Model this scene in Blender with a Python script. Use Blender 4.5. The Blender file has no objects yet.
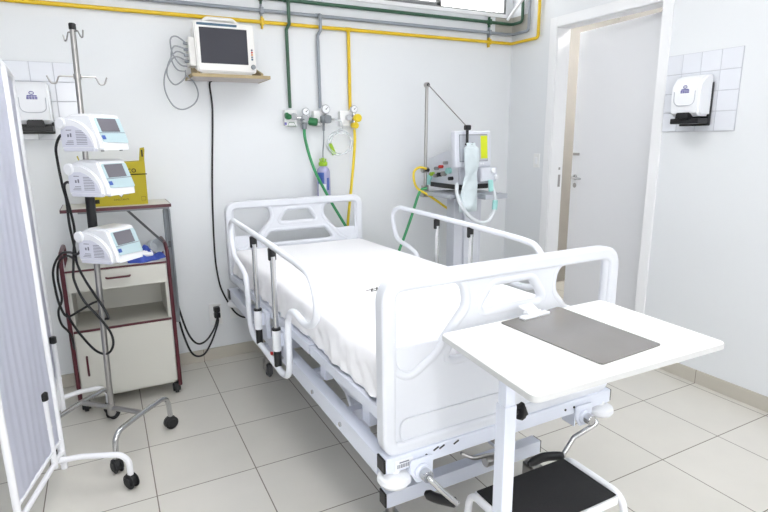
import bpy, bmesh, math, random
from mathutils import Vector, Matrix, noise
random.seed(7)
C = bpy.context.scene.collection
SC = bpy.context.scene
R = math.radians
V = Vector

# ------------------------------------------------------------------ materials
def lin(c):
    c = c / 255.0
    return c / 12.92 if c <= .04045 else ((c + .055) / 1.055) ** 2.4
def rgb(r, g, b): return (lin(r), lin(g), lin(b), 1)
MATS = {}
def mat(name, col, rough=.5, metal=0, noise_amt=0, noise_scale=20, bump=0, bump_scale=60, coat=0, alpha=1, trans=0, emit=0, sss=0):
    if name in MATS: return MATS[name]
    m = bpy.data.materials.new(name); m.use_nodes = True
    nt = m.node_tree; p = nt.nodes['Principled BSDF']
    c = rgb(*col)
    p.inputs['Base Color'].default_value = c
    p.inputs['Roughness'].default_value = rough
    p.inputs['Metallic'].default_value = metal
    p.inputs['Coat Weight'].default_value = coat
    p.inputs['Alpha'].default_value = alpha
    p.inputs['Transmission Weight'].default_value = trans
    if emit:
        p.inputs['Emission Color'].default_value = c
        p.inputs['Emission Strength'].default_value = emit
    tc = nt.nodes.new('ShaderNodeTexCoord')
    if noise_amt:
        n = nt.nodes.new('ShaderNodeTexNoise'); n.inputs['Scale'].default_value = noise_scale; n.inputs['Detail'].default_value = 4
        nt.links.new(tc.outputs['Object'], n.inputs['Vector'])
        mx = nt.nodes.new('ShaderNodeMix'); mx.data_type = 'RGBA'
        mx.inputs[6].default_value = c
        mx.inputs[7].default_value = tuple(x * (1 - noise_amt) for x in c[:3]) + (1,)
        nt.links.new(n.outputs['Fac'], mx.inputs[0]); nt.links.new(mx.outputs[2], p.inputs['Base Color'])
    if bump:
        n2 = nt.nodes.new('ShaderNodeTexNoise'); n2.inputs['Scale'].default_value = bump_scale; n2.inputs['Detail'].default_value = 5
        nt.links.new(tc.outputs['Object'], n2.inputs['Vector'])
        b = nt.nodes.new('ShaderNodeBump'); b.inputs['Strength'].default_value = bump; b.inputs['Distance'].default_value = .01
        nt.links.new(n2.outputs['Fac'], b.inputs['Height']); nt.links.new(b.outputs['Normal'], p.inputs['Normal'])
    MATS[name] = m
    return m

def tile_mat(name, c1, c2, grout, w, h, ox, oy, msize, rough, axes='XY', coat=0):
    m = bpy.data.materials.new(name); m.use_nodes = True
    nt = m.node_tree; p = nt.nodes['Principled BSDF']
    geo = nt.nodes.new('ShaderNodeNewGeometry'); sep = nt.nodes.new('ShaderNodeSeparateXYZ')
    com = nt.nodes.new('ShaderNodeCombineXYZ'); mp = nt.nodes.new('ShaderNodeMapping')
    nt.links.new(geo.outputs['Position'], sep.inputs[0])
    nt.links.new(sep.outputs[axes[0]], com.inputs['X']); nt.links.new(sep.outputs[axes[1]], com.inputs['Y'])
    mp.inputs['Location'].default_value = (-ox, -oy, 0)
    nt.links.new(com.outputs[0], mp.inputs['Vector'])
    br = nt.nodes.new('ShaderNodeTexBrick'); br.offset = 0; br.squash = 1
    br.inputs['Scale'].default_value = 1; br.inputs['Brick Width'].default_value = w; br.inputs['Row Height'].default_value = h
    br.inputs['Mortar Size'].default_value = msize; br.inputs['Mortar Smooth'].default_value = .2; br.inputs['Bias'].default_value = 0
    br.inputs['Color1'].default_value = rgb(*c1); br.inputs['Color2'].default_value = rgb(*c2); br.inputs['Mortar'].default_value = rgb(*grout)
    nt.links.new(mp.outputs[0], br.inputs['Vector'])
    n = nt.nodes.new('ShaderNodeTexNoise'); n.inputs['Scale'].default_value = 5; n.inputs['Detail'].default_value = 6
    nt.links.new(geo.outputs['Position'], n.inputs['Vector'])
    hsv = nt.nodes.new('ShaderNodeHueSaturation'); mr = nt.nodes.new('ShaderNodeMapRange')
    mr.inputs['To Min'].default_value = .95; mr.inputs['To Max'].default_value = 1.05
    nt.links.new(n.outputs['Fac'], mr.inputs['Value']); nt.links.new(mr.outputs[0], hsv.inputs['Value'])
    nt.links.new(br.outputs['Color'], hsv.inputs['Color']); nt.links.new(hsv.outputs[0], p.inputs['Base Color'])
    b = nt.nodes.new('ShaderNodeBump'); b.inputs['Strength'].default_value = .25; b.inputs['Distance'].default_value = .003; b.invert = True
    nt.links.new(br.outputs['Fac'], b.inputs['Height']); nt.links.new(b.outputs[0], p.inputs['Normal'])
    p.inputs['Roughness'].default_value = rough
    p.inputs['Coat Weight'].default_value = coat; p.inputs['Coat Roughness'].default_value = .25
    return m

WALL = mat('wall_paint', (228, 231, 234), .55, noise_amt=.03, noise_scale=1.5, bump=.04, bump_scale=90)
CEIL = mat('ceiling_paint', (240, 241, 242), .7, noise_amt=.02, noise_scale=2)
FLOOR = tile_mat('floor_tiles', (211, 208, 200), (215, 212, 205), (120, 112, 103), .45, .45, .062, 2.831, .0028, .32, 'XY', .15)
SKIRT_B = tile_mat('skirting_tile_back', (191, 186, 175), (195, 190, 180), (128, 119, 108), .45, 5, .062, -2.5, .0022, .4, 'XZ')
SKIRT_R = tile_mat('skirting_tile_right', (191, 186, 175), (195, 190, 180), (128, 119, 108), .45, 5, .131, -2.5, .0022, .4, 'YZ')
DOORM = mat('door_lacquer', (234, 235, 238), .4, noise_amt=.02, noise_scale=3)
TRIMM = mat('trim_lacquer', (240, 241, 243), .35, noise_amt=.02, noise_scale=4)
PLASTER = mat('bare_plaster', (190, 187, 178), .8, noise_amt=.25, noise_scale=14, bump=.2)
WHITE_PL = mat('white_plastic', (236, 238, 242), .35, noise_amt=.02, noise_scale=5)
MOLD = mat('molded_bed_plastic', (220, 223, 230), .38, noise_amt=.02, noise_scale=4, coat=.1)
PAINT = mat('white_bed_paint', (226, 231, 244), .32, noise_amt=.03, noise_scale=9, coat=.2)
RAILP = mat('white_rail_paint', (236, 239, 246), .3, noise_amt=.02, noise_scale=8, coat=.2)
SCREENP = mat('white_screen_paint', (242, 243, 247), .35, noise_amt=.02, noise_scale=8)
CHROME = mat('chrome', (205, 206, 208), .14, 1, noise_amt=.05, noise_scale=30)
STEEL = mat('brushed_steel', (176, 174, 172), .3, 1, noise_amt=.12, noise_scale=40)
GALV = mat('grey_metal', (138, 143, 148), .45, .6, noise_amt=.1, noise_scale=25)
BLACK = mat('black_rubber', (26, 27, 30), .55, noise_amt=.15, noise_scale=40)
BLACKP = mat('black_plastic', (18, 18, 21), .35, noise_amt=.1, noise_scale=30)
CORDM = mat('black_cord', (20, 21, 25), .45, noise_amt=.1, noise_scale=30)
GREYC = mat('grey_cord', (152, 156, 162), .5, noise_amt=.1, noise_scale=30)
SHEET = mat('white_cotton', (246, 246, 249), .85, noise_amt=.015, noise_scale=30, bump=.08, bump_scale=220)
MATTR = mat('mattress_cover', (196, 206, 226), .7, noise_amt=.05)
CURT = mat('pale_blue_vinyl', (232, 234, 246), .5, noise_amt=.03, noise_scale=6)
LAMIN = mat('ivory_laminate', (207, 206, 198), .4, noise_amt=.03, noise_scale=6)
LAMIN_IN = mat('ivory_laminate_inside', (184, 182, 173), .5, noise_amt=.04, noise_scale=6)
MAROON = mat('maroon_edging', (84, 28, 40), .35, noise_amt=.1, noise_scale=30)
TABLEW = mat('white_laminate', (243, 243, 242), .35, noise_amt=.01, noise_scale=5)
TEDGE = mat('laminate_edge_band', (205, 206, 206), .45, noise_amt=.03)
YELLOW = mat('yellow_pipe_paint', (226, 190, 28), .35, noise_amt=.06, noise_scale=20)
YHOSE = mat('yellow_hose', (232, 205, 40), .4, noise_amt=.05, noise_scale=20)
GREEN = mat('green_pipe_paint', (52, 92, 70), .35, noise_amt=.08, noise_scale=20)
GHOSE = mat('green_hose', (58, 150, 96), .4, noise_amt=.06, noise_scale=20)
GKNOB = mat('green_knob', (30, 110, 62), .4, noise_amt=.05)
GREYPIPE = mat('grey_pipe_paint', (146, 153, 162), .35, noise_amt=.05, noise_scale=20)
CARD = mat('yellow_cardboard', (178, 163, 36), .75, noise_amt=.08, noise_scale=12)
INK = mat('black_print', (34, 32, 24), .8, noise_amt=.05)
PURPLE = mat('purple_print', (104, 100, 172), .6, noise_amt=.05)
GREYINK = mat('grey_print', (120, 122, 136), .7, noise_amt=.05)
TEAL = mat('pale_teal_plastic', (180, 202, 208), .35, noise_amt=.03)
LABELP = mat('lavender_label', (216, 218, 230), .5, noise_amt=.03)
LCD = mat('grey_display', (112, 110, 118), .2, noise_amt=.06, noise_scale=8)
DARKGLASS = mat('dark_screen_glass', (36, 37, 50), .3, noise_amt=.12, noise_scale=5)
NAVY = mat('navy_strip', (66, 98, 122), .3, noise_amt=.05)
BLUE = mat('blue_plastic', (62, 92, 168), .4, noise_amt=.05)
BLUECLOTH = mat('blue_fabric_wrap', (60, 84, 176), .7, noise_amt=.2, noise_scale=18, bump=.3, bump_scale=40)
RED = mat('red_plastic', (190, 50, 44), .4, noise_amt=.05)
ORANGE = mat('orange_plastic', (214, 140, 70), .4, noise_amt=.05)
WOOD = mat('plywood', (176, 158, 120), .6, noise_amt=.2, noise_scale=35)
SHELFW = mat('pinkish_laminate', (205, 196, 192), .5, noise_amt=.04)
MONW = mat('monitor_housing', (232, 231, 228), .4, noise_amt=.02)
CLEAR = mat('clear_plastic', (232, 240, 244), .12, alpha=.35, noise_amt=.03)
FROST = mat('frosted_plastic', (236, 241, 246), .3, alpha=.7, noise_amt=.05, noise_scale=15)
BAGM = mat('pale_blue_bag', (222, 234, 239), .3, alpha=.88, noise_amt=.12, noise_scale=22, bump=.6, bump_scale=30)
LAVB = mat('lavender_bottle', (176, 176, 212), .25, alpha=.88, noise_amt=.06)
LIME = mat('lime_cap', (150, 190, 40), .4, noise_amt=.05)
YSCREEN = mat('yellow_green_display', (196, 206, 30), .3, noise_amt=.03, emit=.12)
GSCREEN = mat('pale_grey_display', (176, 180, 188), .25, noise_amt=.04, emit=.1)
VENTB = mat('ventilator_housing', (214, 217, 226), .4, noise_amt=.03)
AQUA = mat('aqua_fitting', (160, 214, 210), .4, noise_amt=.05)
ACRYL = mat('smoked_grey_board', (136, 133, 130), .2, .3, noise_amt=.14, noise_scale=6, coat=.3)
MATBLK = mat('black_ribbed_mat', (23, 23, 25), .75, noise_amt=.15, noise_scale=70, bump=.4, bump_scale=300)
PVCW = mat('white_outlet_plastic', (236, 237, 237), .4, noise_amt=.03)
TILEW = mat('glazed_wall_tile', (226, 229, 236), .2, noise_amt=.03, noise_scale=6, coat=.3)
GROUTW = mat('tile_grout', (196, 198, 206), .8, noise_amt=.05)
ALU = mat('aluminium_frame', (150, 152, 152), .4, .5, noise_amt=.1, noise_scale=20)
GLASS = mat('obscured_window_glass', (222, 226, 228), .25, alpha=.55, noise_amt=.06, noise_scale=30)
LAMP = mat('lamp_diffuser', (252, 252, 253), .5, emit=5.6)
CLAMP = mat('corridor_lamp_diffuser', (255, 252, 248), .5, emit=62)
CORRW = mat('corridor_tile', (178, 175, 170), .5, noise_amt=.12, noise_scale=6)

# ------------------------------------------------------------------ helpers
def org(o):
    v = V((0, 0, 0))
    while o is not None:
        v = v + o.location; o = o.parent
    return v

def link_mesh(name, me, m, parent=None, smooth=False):
    ob = bpy.data.objects.new(name, me); C.objects.link(ob)
    if m is not None:
        me.materials.clear(); me.materials.append(m)
    if parent is not None:
        me.transform(Matrix.Translation(-org(parent)))
        ob.parent = parent
    else:                                   # origin to the base centre of the mesh
        xs = [v.co for v in me.vertices]
        c = V(((min(v.x for v in xs) + max(v.x for v in xs)) / 2, (min(v.y for v in xs) + max(v.y for v in xs)) / 2, min(v.z for v in xs)))
        me.transform(Matrix.Translation(-c)); ob.location = c
    if smooth:
        for p in me.polygons: p.use_smooth = True
        try: me.set_sharp_from_angle(angle=R(40))
        except Exception: pass
        wn = ob.modifiers.new('weighted_normals', 'WEIGHTED_NORMAL'); wn.keep_sharp = True; wn.weight = 60
    return ob

def frames(pts, closed):
    n = len(pts); T = []
    for i in range(n):
        a = pts[(i - 1) % n] if (closed or i > 0) else pts[i]
        b = pts[(i + 1) % n] if (closed or i < n - 1) else pts[i]
        t = (b - a)
        T.append(t.normalized() if t.length > 1e-9 else V((0, 0, 1)))
    u = T[0].orthogonal().normalized(); out = []
    for i in range(n):
        u = (u - T[i] * u.dot(T[i]))
        u = u.normalized() if u.length > 1e-6 else T[i].orthogonal().normalized()
        out.append((T[i], u, T[i].cross(u)))
    return out

def fillet(pts, rad, closed=False, k=6):
    pts = [V(p) for p in pts]; n = len(pts); out = []
    for i, p in enumerate(pts):
        r = rad[i] if isinstance(rad, (list, tuple)) else rad
        if (not closed and i in (0, n - 1)) or r <= 0:
            out.append(p); continue
        a = pts[i - 1] - p; b = pts[(i + 1) % n] - p
        la, lb = a.length, b.length; a.normalize(); b.normalize()
        ang = a.angle(b)
        if ang > math.pi - .02: out.append(p); continue
        d = min(r / math.tan(ang / 2), la * .49, lb * .49)
        p0, p1 = p + a * d, p + b * d
        for j in range(k + 1):
            t = j / k
            out.append(p0 * (1 - t) ** 2 + p * 2 * t * (1 - t) + p1 * t * t)
    return out

def spline(pts, k=6, closed=False):
    P = [V(p) for p in pts]; n = len(P); out = []
    for i in range(n if closed else n - 1):
        p0 = P[(i - 1) % n] if closed or i > 0 else P[i] * 2 - P[i + 1]
        p1, p2 = P[i], P[(i + 1) % n]
        p3 = P[(i + 2) % n] if closed or i + 2 < n else P[i + 1] * 2 - P[i]
        for j in range(k):
            t = j / k
            out.append(.5 * ((2 * p1) + (p2 - p0) * t + (2 * p0 - 5 * p1 + 4 * p2 - p3) * t * t + (3 * p1 - p0 - 3 * p2 + p3) * t ** 3))
    if not closed: out.append(P[-1])
    return out

class MB:
    def __init__(self): self.bm = bmesh.new()
    def merge(self, b, M=None):
        if M is not None: b.transform(M)
        me = bpy.data.meshes.new('tmp'); b.to_mesh(me); b.free()
        self.bm.from_mesh(me); bpy.data.meshes.remove(me); return self
    def box(self, lo, hi, bev=0, seg=2, M=None):
        b = bmesh.new(); bmesh.ops.create_cube(b, size=1)
        lo, hi = V(lo), V(hi)
        for v in b.verts: v.co = V(((lo.x + hi.x) / 2 + v.co.x * (hi.x - lo.x), (lo.y + hi.y) / 2 + v.co.y * (hi.y - lo.y), (lo.z + hi.z) / 2 + v.co.z * (hi.z - lo.z)))
        if bev: bmesh.ops.bevel(b, geom=list(b.edges), offset=bev, segments=seg, affect='EDGES', profile=.5)
        return self.merge(b, M)
    def tube(self, pts, r, seg=12, closed=False, M=None, cap=True):
        pts = [V(p) for p in pts]; b = bmesh.new(); rings = []
        for i, (p, (t, u, w)) in enumerate(zip(pts, frames(pts, closed))):
            rr = r[i] if isinstance(r, (list, tuple)) else r
            rings.append([b.verts.new(p + (u * math.cos(2 * math.pi * j / seg) + w * math.sin(2 * math.pi * j / seg)) * rr) for j in range(seg)])
        for i in range(len(rings) if closed else len(rings) - 1):
            A, B = rings[i], rings[(i + 1) % len(rings)]
            sh = 0
            if closed and i == len(rings) - 1:
                sh = min(range(seg), key=lambda s: (B[s].co - A[0].co).length)
            for j in range(seg):
                b.faces.new((A[j], A[(j + 1) % seg], B[(j + 1 + sh) % seg], B[(j + sh) % seg]))
        if not closed and cap:
            b.faces.new(rings[0][::-1]); b.faces.new(rings[-1])
        bmesh.ops.recalc_face_normals(b, faces=b.faces)
        return self.merge(b, M)
    def bar(self, pts, w, h, up=(0, 0, 1), M=None):          # rectangular section
        pts = [V(p) for p in pts]; b = bmesh.new(); rings = []; up = V(up)
        for p, (t, u, x) in zip(pts, frames(pts, False)):
            s = t.cross(up).normalized(); n = s.cross(t).normalized()
            rings.append([b.verts.new(p + s * a * w / 2 + n * c * h / 2) for a, c in ((-1, -1), (1, -1), (1, 1), (-1, 1))])
        for A, B in zip(rings, rings[1:]):
            for j in range(4): b.faces.new((A[j], A[(j + 1) % 4], B[(j + 1) % 4], B[j]))
        b.faces.new(rings[0][::-1]); b.faces.new(rings[-1])
        bmesh.ops.recalc_face_normals(b, faces=b.faces)
        bmesh.ops.bevel(b, geom=[e for e in b.edges if e.calc_length() > 0], offset=min(w, h) * .1, segments=2, affect='EDGES')
        return self.merge(b, M)
    def cyl(self, p0, p1, r, seg=20, r2=None, bev=0, M=None):
        p0, p1 = V(p0), V(p1); L = (p1 - p0).length
        b = bmesh.new(); bmesh.ops.create_cone(b, cap_ends=True, segments=seg, radius1=r, radius2=r if r2 is None else r2, depth=L)
        if bev: bmesh.ops.bevel(b, geom=[e for e in b.edges if len(e.link_faces) == 2 and any(len(f.verts) > 4 for f in e.link_faces)], offset=bev, segments=3, affect='EDGES')
        q = V((0, 0, 1)).rotation_difference((p1 - p0).normalized())
        b.transform(Matrix.Translation((p0 + p1) / 2) @ q.to_matrix().to_4x4())
        return self.merge(b, M)
    def lathe(self, prof, o=(0, 0, 0), axis=(0, 0, 1), seg=24, M=None):
        b = bmesh.new(); rings = []
        for r, z in prof: rings.append([b.verts.new((r * math.cos(2 * math.pi * j / seg), r * math.sin(2 * math.pi * j / seg), z)) for j in range(seg)])
        for A, B in zip(rings, rings[1:]):
            for j in range(seg): b.faces.new((A[j], A[(j + 1) % seg], B[(j + 1) % seg], B[j]))
        b.faces.new(rings[0][::-1]); b.faces.new(rings[-1])
        bmesh.ops.remove_doubles(b, verts=b.verts, dist=1e-6)
        bmesh.ops.recalc_face_normals(b, faces=b.faces)
        q = V((0, 0, 1)).rotation_difference(V(axis).normalized())
        b.transform(Matrix.Translation(V(o)) @ q.to_matrix().to_4x4())
        return self.merge(b, M)
    def ell(self, c, r, seg=16, M=None):
        b = bmesh.new(); bmesh.ops.create_uvsphere(b, u_segments=seg, v_segments=seg // 2 + 2, radius=1)
        for v in b.verts: v.co = V((c[0] + v.co.x * r[0], c[1] + v.co.y * r[1], c[2] + v.co.z * r[2]))
        return self.merge(b, M)
    def prism(self, poly, o, e1, e2, e3, bev=0, seg=2, M=None):   # polygon in (e1,e2) pushed along e3
        o, e1, e2, e3 = V(o), V(e1), V(e2), V(e3); b = bmesh.new()
        A = [b.verts.new(o + e1 * p[0] + e2 * p[1]) for p in poly]; B = [b.verts.new(v.co + e3) for v in A]
        n = len(A); b.faces.new(A[::-1]); b.faces.new(B)
        for j in range(n): b.faces.new((A[j], A[(j + 1) % n], B[(j + 1) % n], B[j]))
        bmesh.ops.recalc_face_normals(b, faces=b.faces)
        if bev: bmesh.ops.bevel(b, geom=[e for e in b.edges if any(len(f.verts) == n for f in e.link_faces)] if n > 4 else list(b.edges), offset=bev, segments=seg, affect='EDGES')
        return self.merge(b, M)
    def build(self, name, m, parent=None, smooth=True):
        me = bpy.data.meshes.new(name); self.bm.to_mesh(me); self.bm.free()
        return link_mesh(name, me, m, parent, smooth)

def curve_mesh(loops, extrude, bevel, M):
    cu = bpy.data.curves.new('c', 'CURVE'); cu.dimensions = '2D'; cu.fill_mode = 'BOTH'
    cu.extrude = extrude; cu.bevel_depth = bevel; cu.bevel_resolution = 3
    for L in loops:
        s = cu.splines.new('POLY'); s.points.add(len(L) - 1); s.use_cyclic_u = True
        for q, p in zip(s.points, L): q.co = (p[0], p[1], 0, 1)
    ob = bpy.data.objects.new('c', cu); C.objects.link(ob); bpy.context.view_layer.update()
    me = bpy.data.meshes.new_from_object(ob.evaluated_get(bpy.context.evaluated_depsgraph_get()))
    bpy.data.objects.remove(ob); bpy.data.curves.remove(cu)
    me.transform(M); return me
def text_mesh(txt, size, M, ext=.0004):
    cu = bpy.data.curves.new('t', 'FONT'); cu.body = txt; cu.size = size; cu.align_x = 'CENTER'; cu.align_y = 'CENTER'; cu.extrude = ext
    ob = bpy.data.objects.new('t', cu); C.objects.link(ob); bpy.context.view_layer.update()
    me = bpy.data.meshes.new_from_object(ob.evaluated_get(bpy.context.evaluated_depsgraph_get()))
    bpy.data.objects.remove(ob); bpy.data.curves.remove(cu)
    me.transform(M); return me
def basis(o, ex, ey):                                # matrix with x->ex, y->ey
    ex, ey = V(ex).normalized(), V(ey).normalized(); ez = ex.cross(ey)
    M = Matrix((ex, ey, ez)).transposed().to_4x4(); M.translation = V(o); return M
def f2(pts, rad, k=6): return [(p.x, p.y) for p in fillet([(a, b, 0) for a, b in pts], rad, True, k)]

def tag(o, label, cat, group=None, kind=None):
    o['label'] = label; o['category'] = cat
    if group: o['group'] = group
    if kind: o['kind'] = kind
    return o
def thing(name, loc, label, cat, group=None):
    o = bpy.data.objects.new(name, None); C.objects.link(o); o.location = loc; o.empty_display_size = .1
    return tag(o, label, cat, group)
def struct(o): o['kind'] = 'structure'; return o
def kids(o): return [c for c in bpy.data.objects if c.parent == o]
def dup(root, loc, rz, label, group=None):
    r = root.copy(); C.objects.link(r); r.location = loc; r.rotation_euler = (0, 0, rz); r['label'] = label
    if group: r['group'] = group
    for ch in kids(root):
        c = ch.copy(); C.objects.link(c); c.parent = r
        for g in kids(ch):
            d = g.copy(); C.objects.link(d); d.parent = c
    return r

# ------------------------------------------------------------------ the room
YB, XR, ZC = 3.86, 3.27, 3.02
XL, YF = -1.75, -1.9
WX0, WX1, WZ0, WZ1 = .85, 3.2, 2.585, 2.93
m = MB()
for lo, hi in (((XL, YF, -.1), (XR, YB, 0)), ((XR, 2.2, -.1), (5.0, 4.2, 0))): m.box(lo, hi)
struct(m.build('floor', FLOOR, smooth=False))
m = MB(); m.box((XL - .15, YF - .15, ZC), (5.1, YB + .15, ZC + .1)); struct(m.build('ceiling', CEIL, smooth=False))
m = MB()
m.box((XL - .15, YB, -.1), (WX0, YB + .15, ZC)); m.box((WX0, YB, -.1), (WX1, YB + .15, WZ0)); m.box((WX0, YB, WZ1), (WX1, YB + .15, ZC)); m.box((WX1, YB, -.1), (XR + .13, YB + .15, ZC))
struct(m.build('wall_back', WALL, smooth=False))
DY0, DY1, DZ, WT = 2.42, 3.322, 2.40, .13
m = MB()
m.box((XR, YF - .15, -.1), (XR + WT, DY0, ZC)); m.box((XR, DY0, DZ), (XR + WT, DY1, ZC)); m.box((XR, DY1, -.1), (XR + WT, YB, ZC))
struct(m.build('wall_right', WALL, smooth=False))
m = MB(); m.box((XL - .15, YF - .15, -.1), (XL, YB, ZC)); struct(m.build('wall_left', WALL, smooth=False))
FX0, FX1, FZ0, FZ1 = -1.2, 1.5, .95, 2.45  # opening added in the unseen front wall to let in fill light
m = MB(); m.box((XL, YF - .15, -.1), (FX0, YF, ZC)); m.box((FX1, YF - .15, -.1), (XR, YF, ZC)); m.box((FX0, YF - .15, -.1), (FX1, YF, FZ0)); m.box((FX0, YF - .15, FZ1), (FX1, YF, ZC))
struct(m.build('wall_front', WALL, smooth=False))
m = MB(); m.box((FX0, YF - .1, FZ0), (FX0 + .05, YF - .04, FZ1)); m.box((FX1 - .05, YF - .1, FZ0), (FX1, YF - .04, FZ1)); m.box((FX0, YF - .1, FZ0), (FX1, YF - .04, FZ0 + .05)); m.box((FX0, YF - .1, FZ1 - .05), (FX1, YF - .04, FZ1)); m.box((.125, YF - .1, FZ0), (.175, YF - .04, FZ1))
struct(m.build('added_fill_window', ALU, smooth=False))  # assumed window frame behind the camera, added for soft front light
m = MB()
m.box((5.0, 2.1, -.1), (5.1, 4.3, ZC)); m.box((XR + WT, 2.1, -.1), (5.0, 2.2, ZC)); m.box((XR + WT, 4.2, -.1), (5.0, 4.3, ZC)); m.box((XR + WT, YB + .15, -.1), (XR + WT + .1, 4.2, ZC))
struct(m.build('wall_corridor', CORRW, smooth=False))
m = MB(); m.box((XL, YB - .012, 0), (XR, YB, .088), .003); struct(m.build('baseboard_back', SKIRT_B, smooth=False))
m = MB(); m.box((XR - .012, YF, 0), (XR, DY0 - .08, .09), .003); m.box((XR - .012, DY1 + .075, 0), (XR, YB - .012, .09), .003); struct(m.build('baseboard_right', SKIRT_R, smooth=False))
# door casing, jamb lining and the leaf left ajar into the corridor
m = MB()
m.box((XR - .012, DY1, 0), (XR + .002, DY1 + .075, DZ + .075), .004); m.box((XR - .012, DY0 - .075, 0), (XR + .002, DY0, DZ + .075), .004)
m.box((XR - .012, DY0, DZ), (XR + .002, DY1, DZ + .075), .004)
m.box((XR, DY1 - .004, 0), (XR + WT, DY1 + .001, DZ)); m.box((XR, DY0 - .001, 0), (XR + WT, DY0 + .004, DZ)); m.box((XR, DY0, DZ - .004), (XR + WT, DY1, DZ + .001))
tr = struct(m.build('trim_1', TRIMM, smooth=False))
m = MB(); m.box((XR + .085, DY1 - .006, 1.16), (XR + .11, DY1 - .004, 1.26), .001); m.box((XR + .085, DY1 - .006, 1.30), (XR + .105, DY1 - .004, 1.32), .001)
m.build('strike_plate', STEEL, tr)
ang = R(6)
DM = Matrix.Translation((XR + WT + .004, DY0 + .008, 0)) @ Matrix.Rotation(-ang, 4, 'Z')
m = MB(); m.box((0, 0, .01), (.036, .886, DZ - .025), .002, M=DM); dr = struct(m.build('door_1', DOORM, smooth=False))
m = MB()
for z in (1.235,):
    m.cyl((-.006, .835, z), (.0, .835, z), .024, bev=.002, M=DM); m.tube(fillet([(-.004, .835, z), (-.045, .835, z), (-.045, .725, z - .004)], .014), .0085, M=DM)
h = m.build('door_handle', CHROME, dr)
m = MB(); m.cyl((-.006, .835, 1.17), (0, .835, 1.17), .02, bev=.002, M=DM); m.cyl((-.009, .835, 1.17), (-.005, .835, 1.17), .008, M=DM); m.build('lock_cylinder', STEEL, dr)
m = MB(); m.box((-.012, .80, 1.415), (0, .87, 1.437), .003, M=DM); m.build('door_bolt', STEEL, dr)
# bare plaster round the corner below the window
m = MB(); m.box((3.085, YB - .003, 2.44), (XR - .003, YB + .001, 2.565)); m.box((XR - .003, 3.64, 2.44), (XR + .001, YB, 2.565)); struct(m.build('trim_2', PLASTER, smooth=False))
# high window: aluminium frame, one obscured sliding sash, the rest open
m = MB()
m.box((WX0, YB + .01, WZ0), (WX1, YB + .09, WZ0 + .014)); m.box((WX0, YB + .01, WZ1 - .014), (WX1, YB + .09, WZ1))
m.box((WX0, YB + .01, WZ0), (WX0 + .02, YB + .09, WZ1)); m.box((WX1 - .02, YB + .01, WZ0), (WX1, YB + .09, WZ1))
wf = struct(m.build('window_1', ALU, smooth=False))
for k, (a, b, y) in enumerate(((WX0 + .02, 1.72, .055), (1.68, 2.56, .03))):
    m = MB()
    for lo, hi in (((a, WZ0 + .014), (b, WZ0 + .04)), ((a, WZ1 - .04), (b, WZ1 - .014)), ((a, WZ0 + .014), (a + .04, WZ1 - .014)), ((b - .045, WZ0 + .014), (b, WZ1 - .014))):
        m.box((lo[0], YB + y, lo[1]), (hi[0], YB + y + .022, hi[1]), .002)
    s = m.build('window_sash', ALU, wf, False)
    m = MB(); m.box((a + .035, YB + y + .009, WZ0 + .035), (b - .04, YB + y + .013, WZ1 - .035)); m.build('window_pane', GLASS, s, False)
m = MB(); m.box((1.93, YB + .002, WZ0 + .012), (2.02, YB + .03, WZ0 + .03), .004); m.box((1.965, YB - .012, WZ0 - .005), (1.99, YB + .03, WZ0 + .05), .005); m.build('window_latch', BLACKP, wf)
m = MB(); m.box((WX0 - .02, YB - .012, WZ0 - .03), (WX1, YB + .02, WZ0), .004); m.build('window_sill', TRIMM, wf, False)

# ceiling lamps
def ceiling_lamp(x, y, label):
    t = thing('ceiling_lamp', (x, y, ZC - .09), label, 'ceiling lamp', 'ceiling lamps')
    m = MB(); m.box((x - .32, y - .62, ZC - .07), (x + .32, y + .62, ZC), .008); m.build('housing', WHITE_PL, t)
    m = MB(); m.box((x - .28, y - .58, ZC - .085), (x + .28, y + .58, ZC - .068), .006); m.build('diffuser', LAMP, t)
ceiling_lamp(.2, 2.0, 'white ceiling lamp with glowing diffuser above the left of the bed')
ceiling_lamp(1.9, 2.0, 'white ceiling lamp with glowing diffuser above the right side of the room')
ceiling_lamp(.3, -.6, 'white ceiling lamp with glowing diffuser behind the viewer on the left')
ceiling_lamp(1.9, -.6, 'white ceiling lamp with glowing diffuser behind the viewer on the right')
t = thing('corridor_lamp', (4.3, 3.0, ZC - .06), 'small glowing ceiling lamp in the corridor beyond the door', 'ceiling lamp')
m = MB(); m.box((4.15, 2.7, ZC - .05), (4.45, 3.3, ZC), .008); m.build('housing', WHITE_PL, t)
m = MB(); m.box((4.18, 2.73, ZC - .06), (4.42, 3.27, ZC - .048), .004); m.build('diffuser', CLAMP, t)

# ------------------------------------------------------------------ gas pipes
PY = YB - .022
def pipe(name, z, m_, label, drop, corner_y, top, x0=XL + .01):
    r = .0125
    main = fillet([(x0, PY, z), (XR - .022, PY, z), (XR - .022, corner_y, z), (XR - .022, corner_y, top)], .03, k=8)
    m = MB().tube(main, r)
    if drop:
        dx, crank, zend = drop
        if crank:
            m.tube(fillet([(dx + .014, PY - .004, z + .004), (dx + .014, PY - .03, z + .004), (dx + .014, PY - .03, crank + .02), (dx, PY - .006, crank - .012), (dx, PY - .006, zend)], .014), r * .95)
        else: m.tube([(dx, PY, z), (dx, PY, zend)], r)
        m.cyl((dx + (.014 if crank else 0) - .025, PY, z), (dx + (.014 if crank else 0) + .025, PY, z), r * 1.25, bev=.003)
    o = tag(m.build(name, m_), label, 'pipe', 'gas pipes on the wall')
    for cx in (-.8, 1.076, 3.008):
        c = MB(); c.box((cx - .012, PY - .02, z - .022), (cx + .012, PY + .021, z + .022), .005); c.box((cx - .006, PY - .006, z - .042), (cx + .006, PY + .021, z + .042), .003)
        c.build('pipe_clamp', m_, o)
    return o
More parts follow.
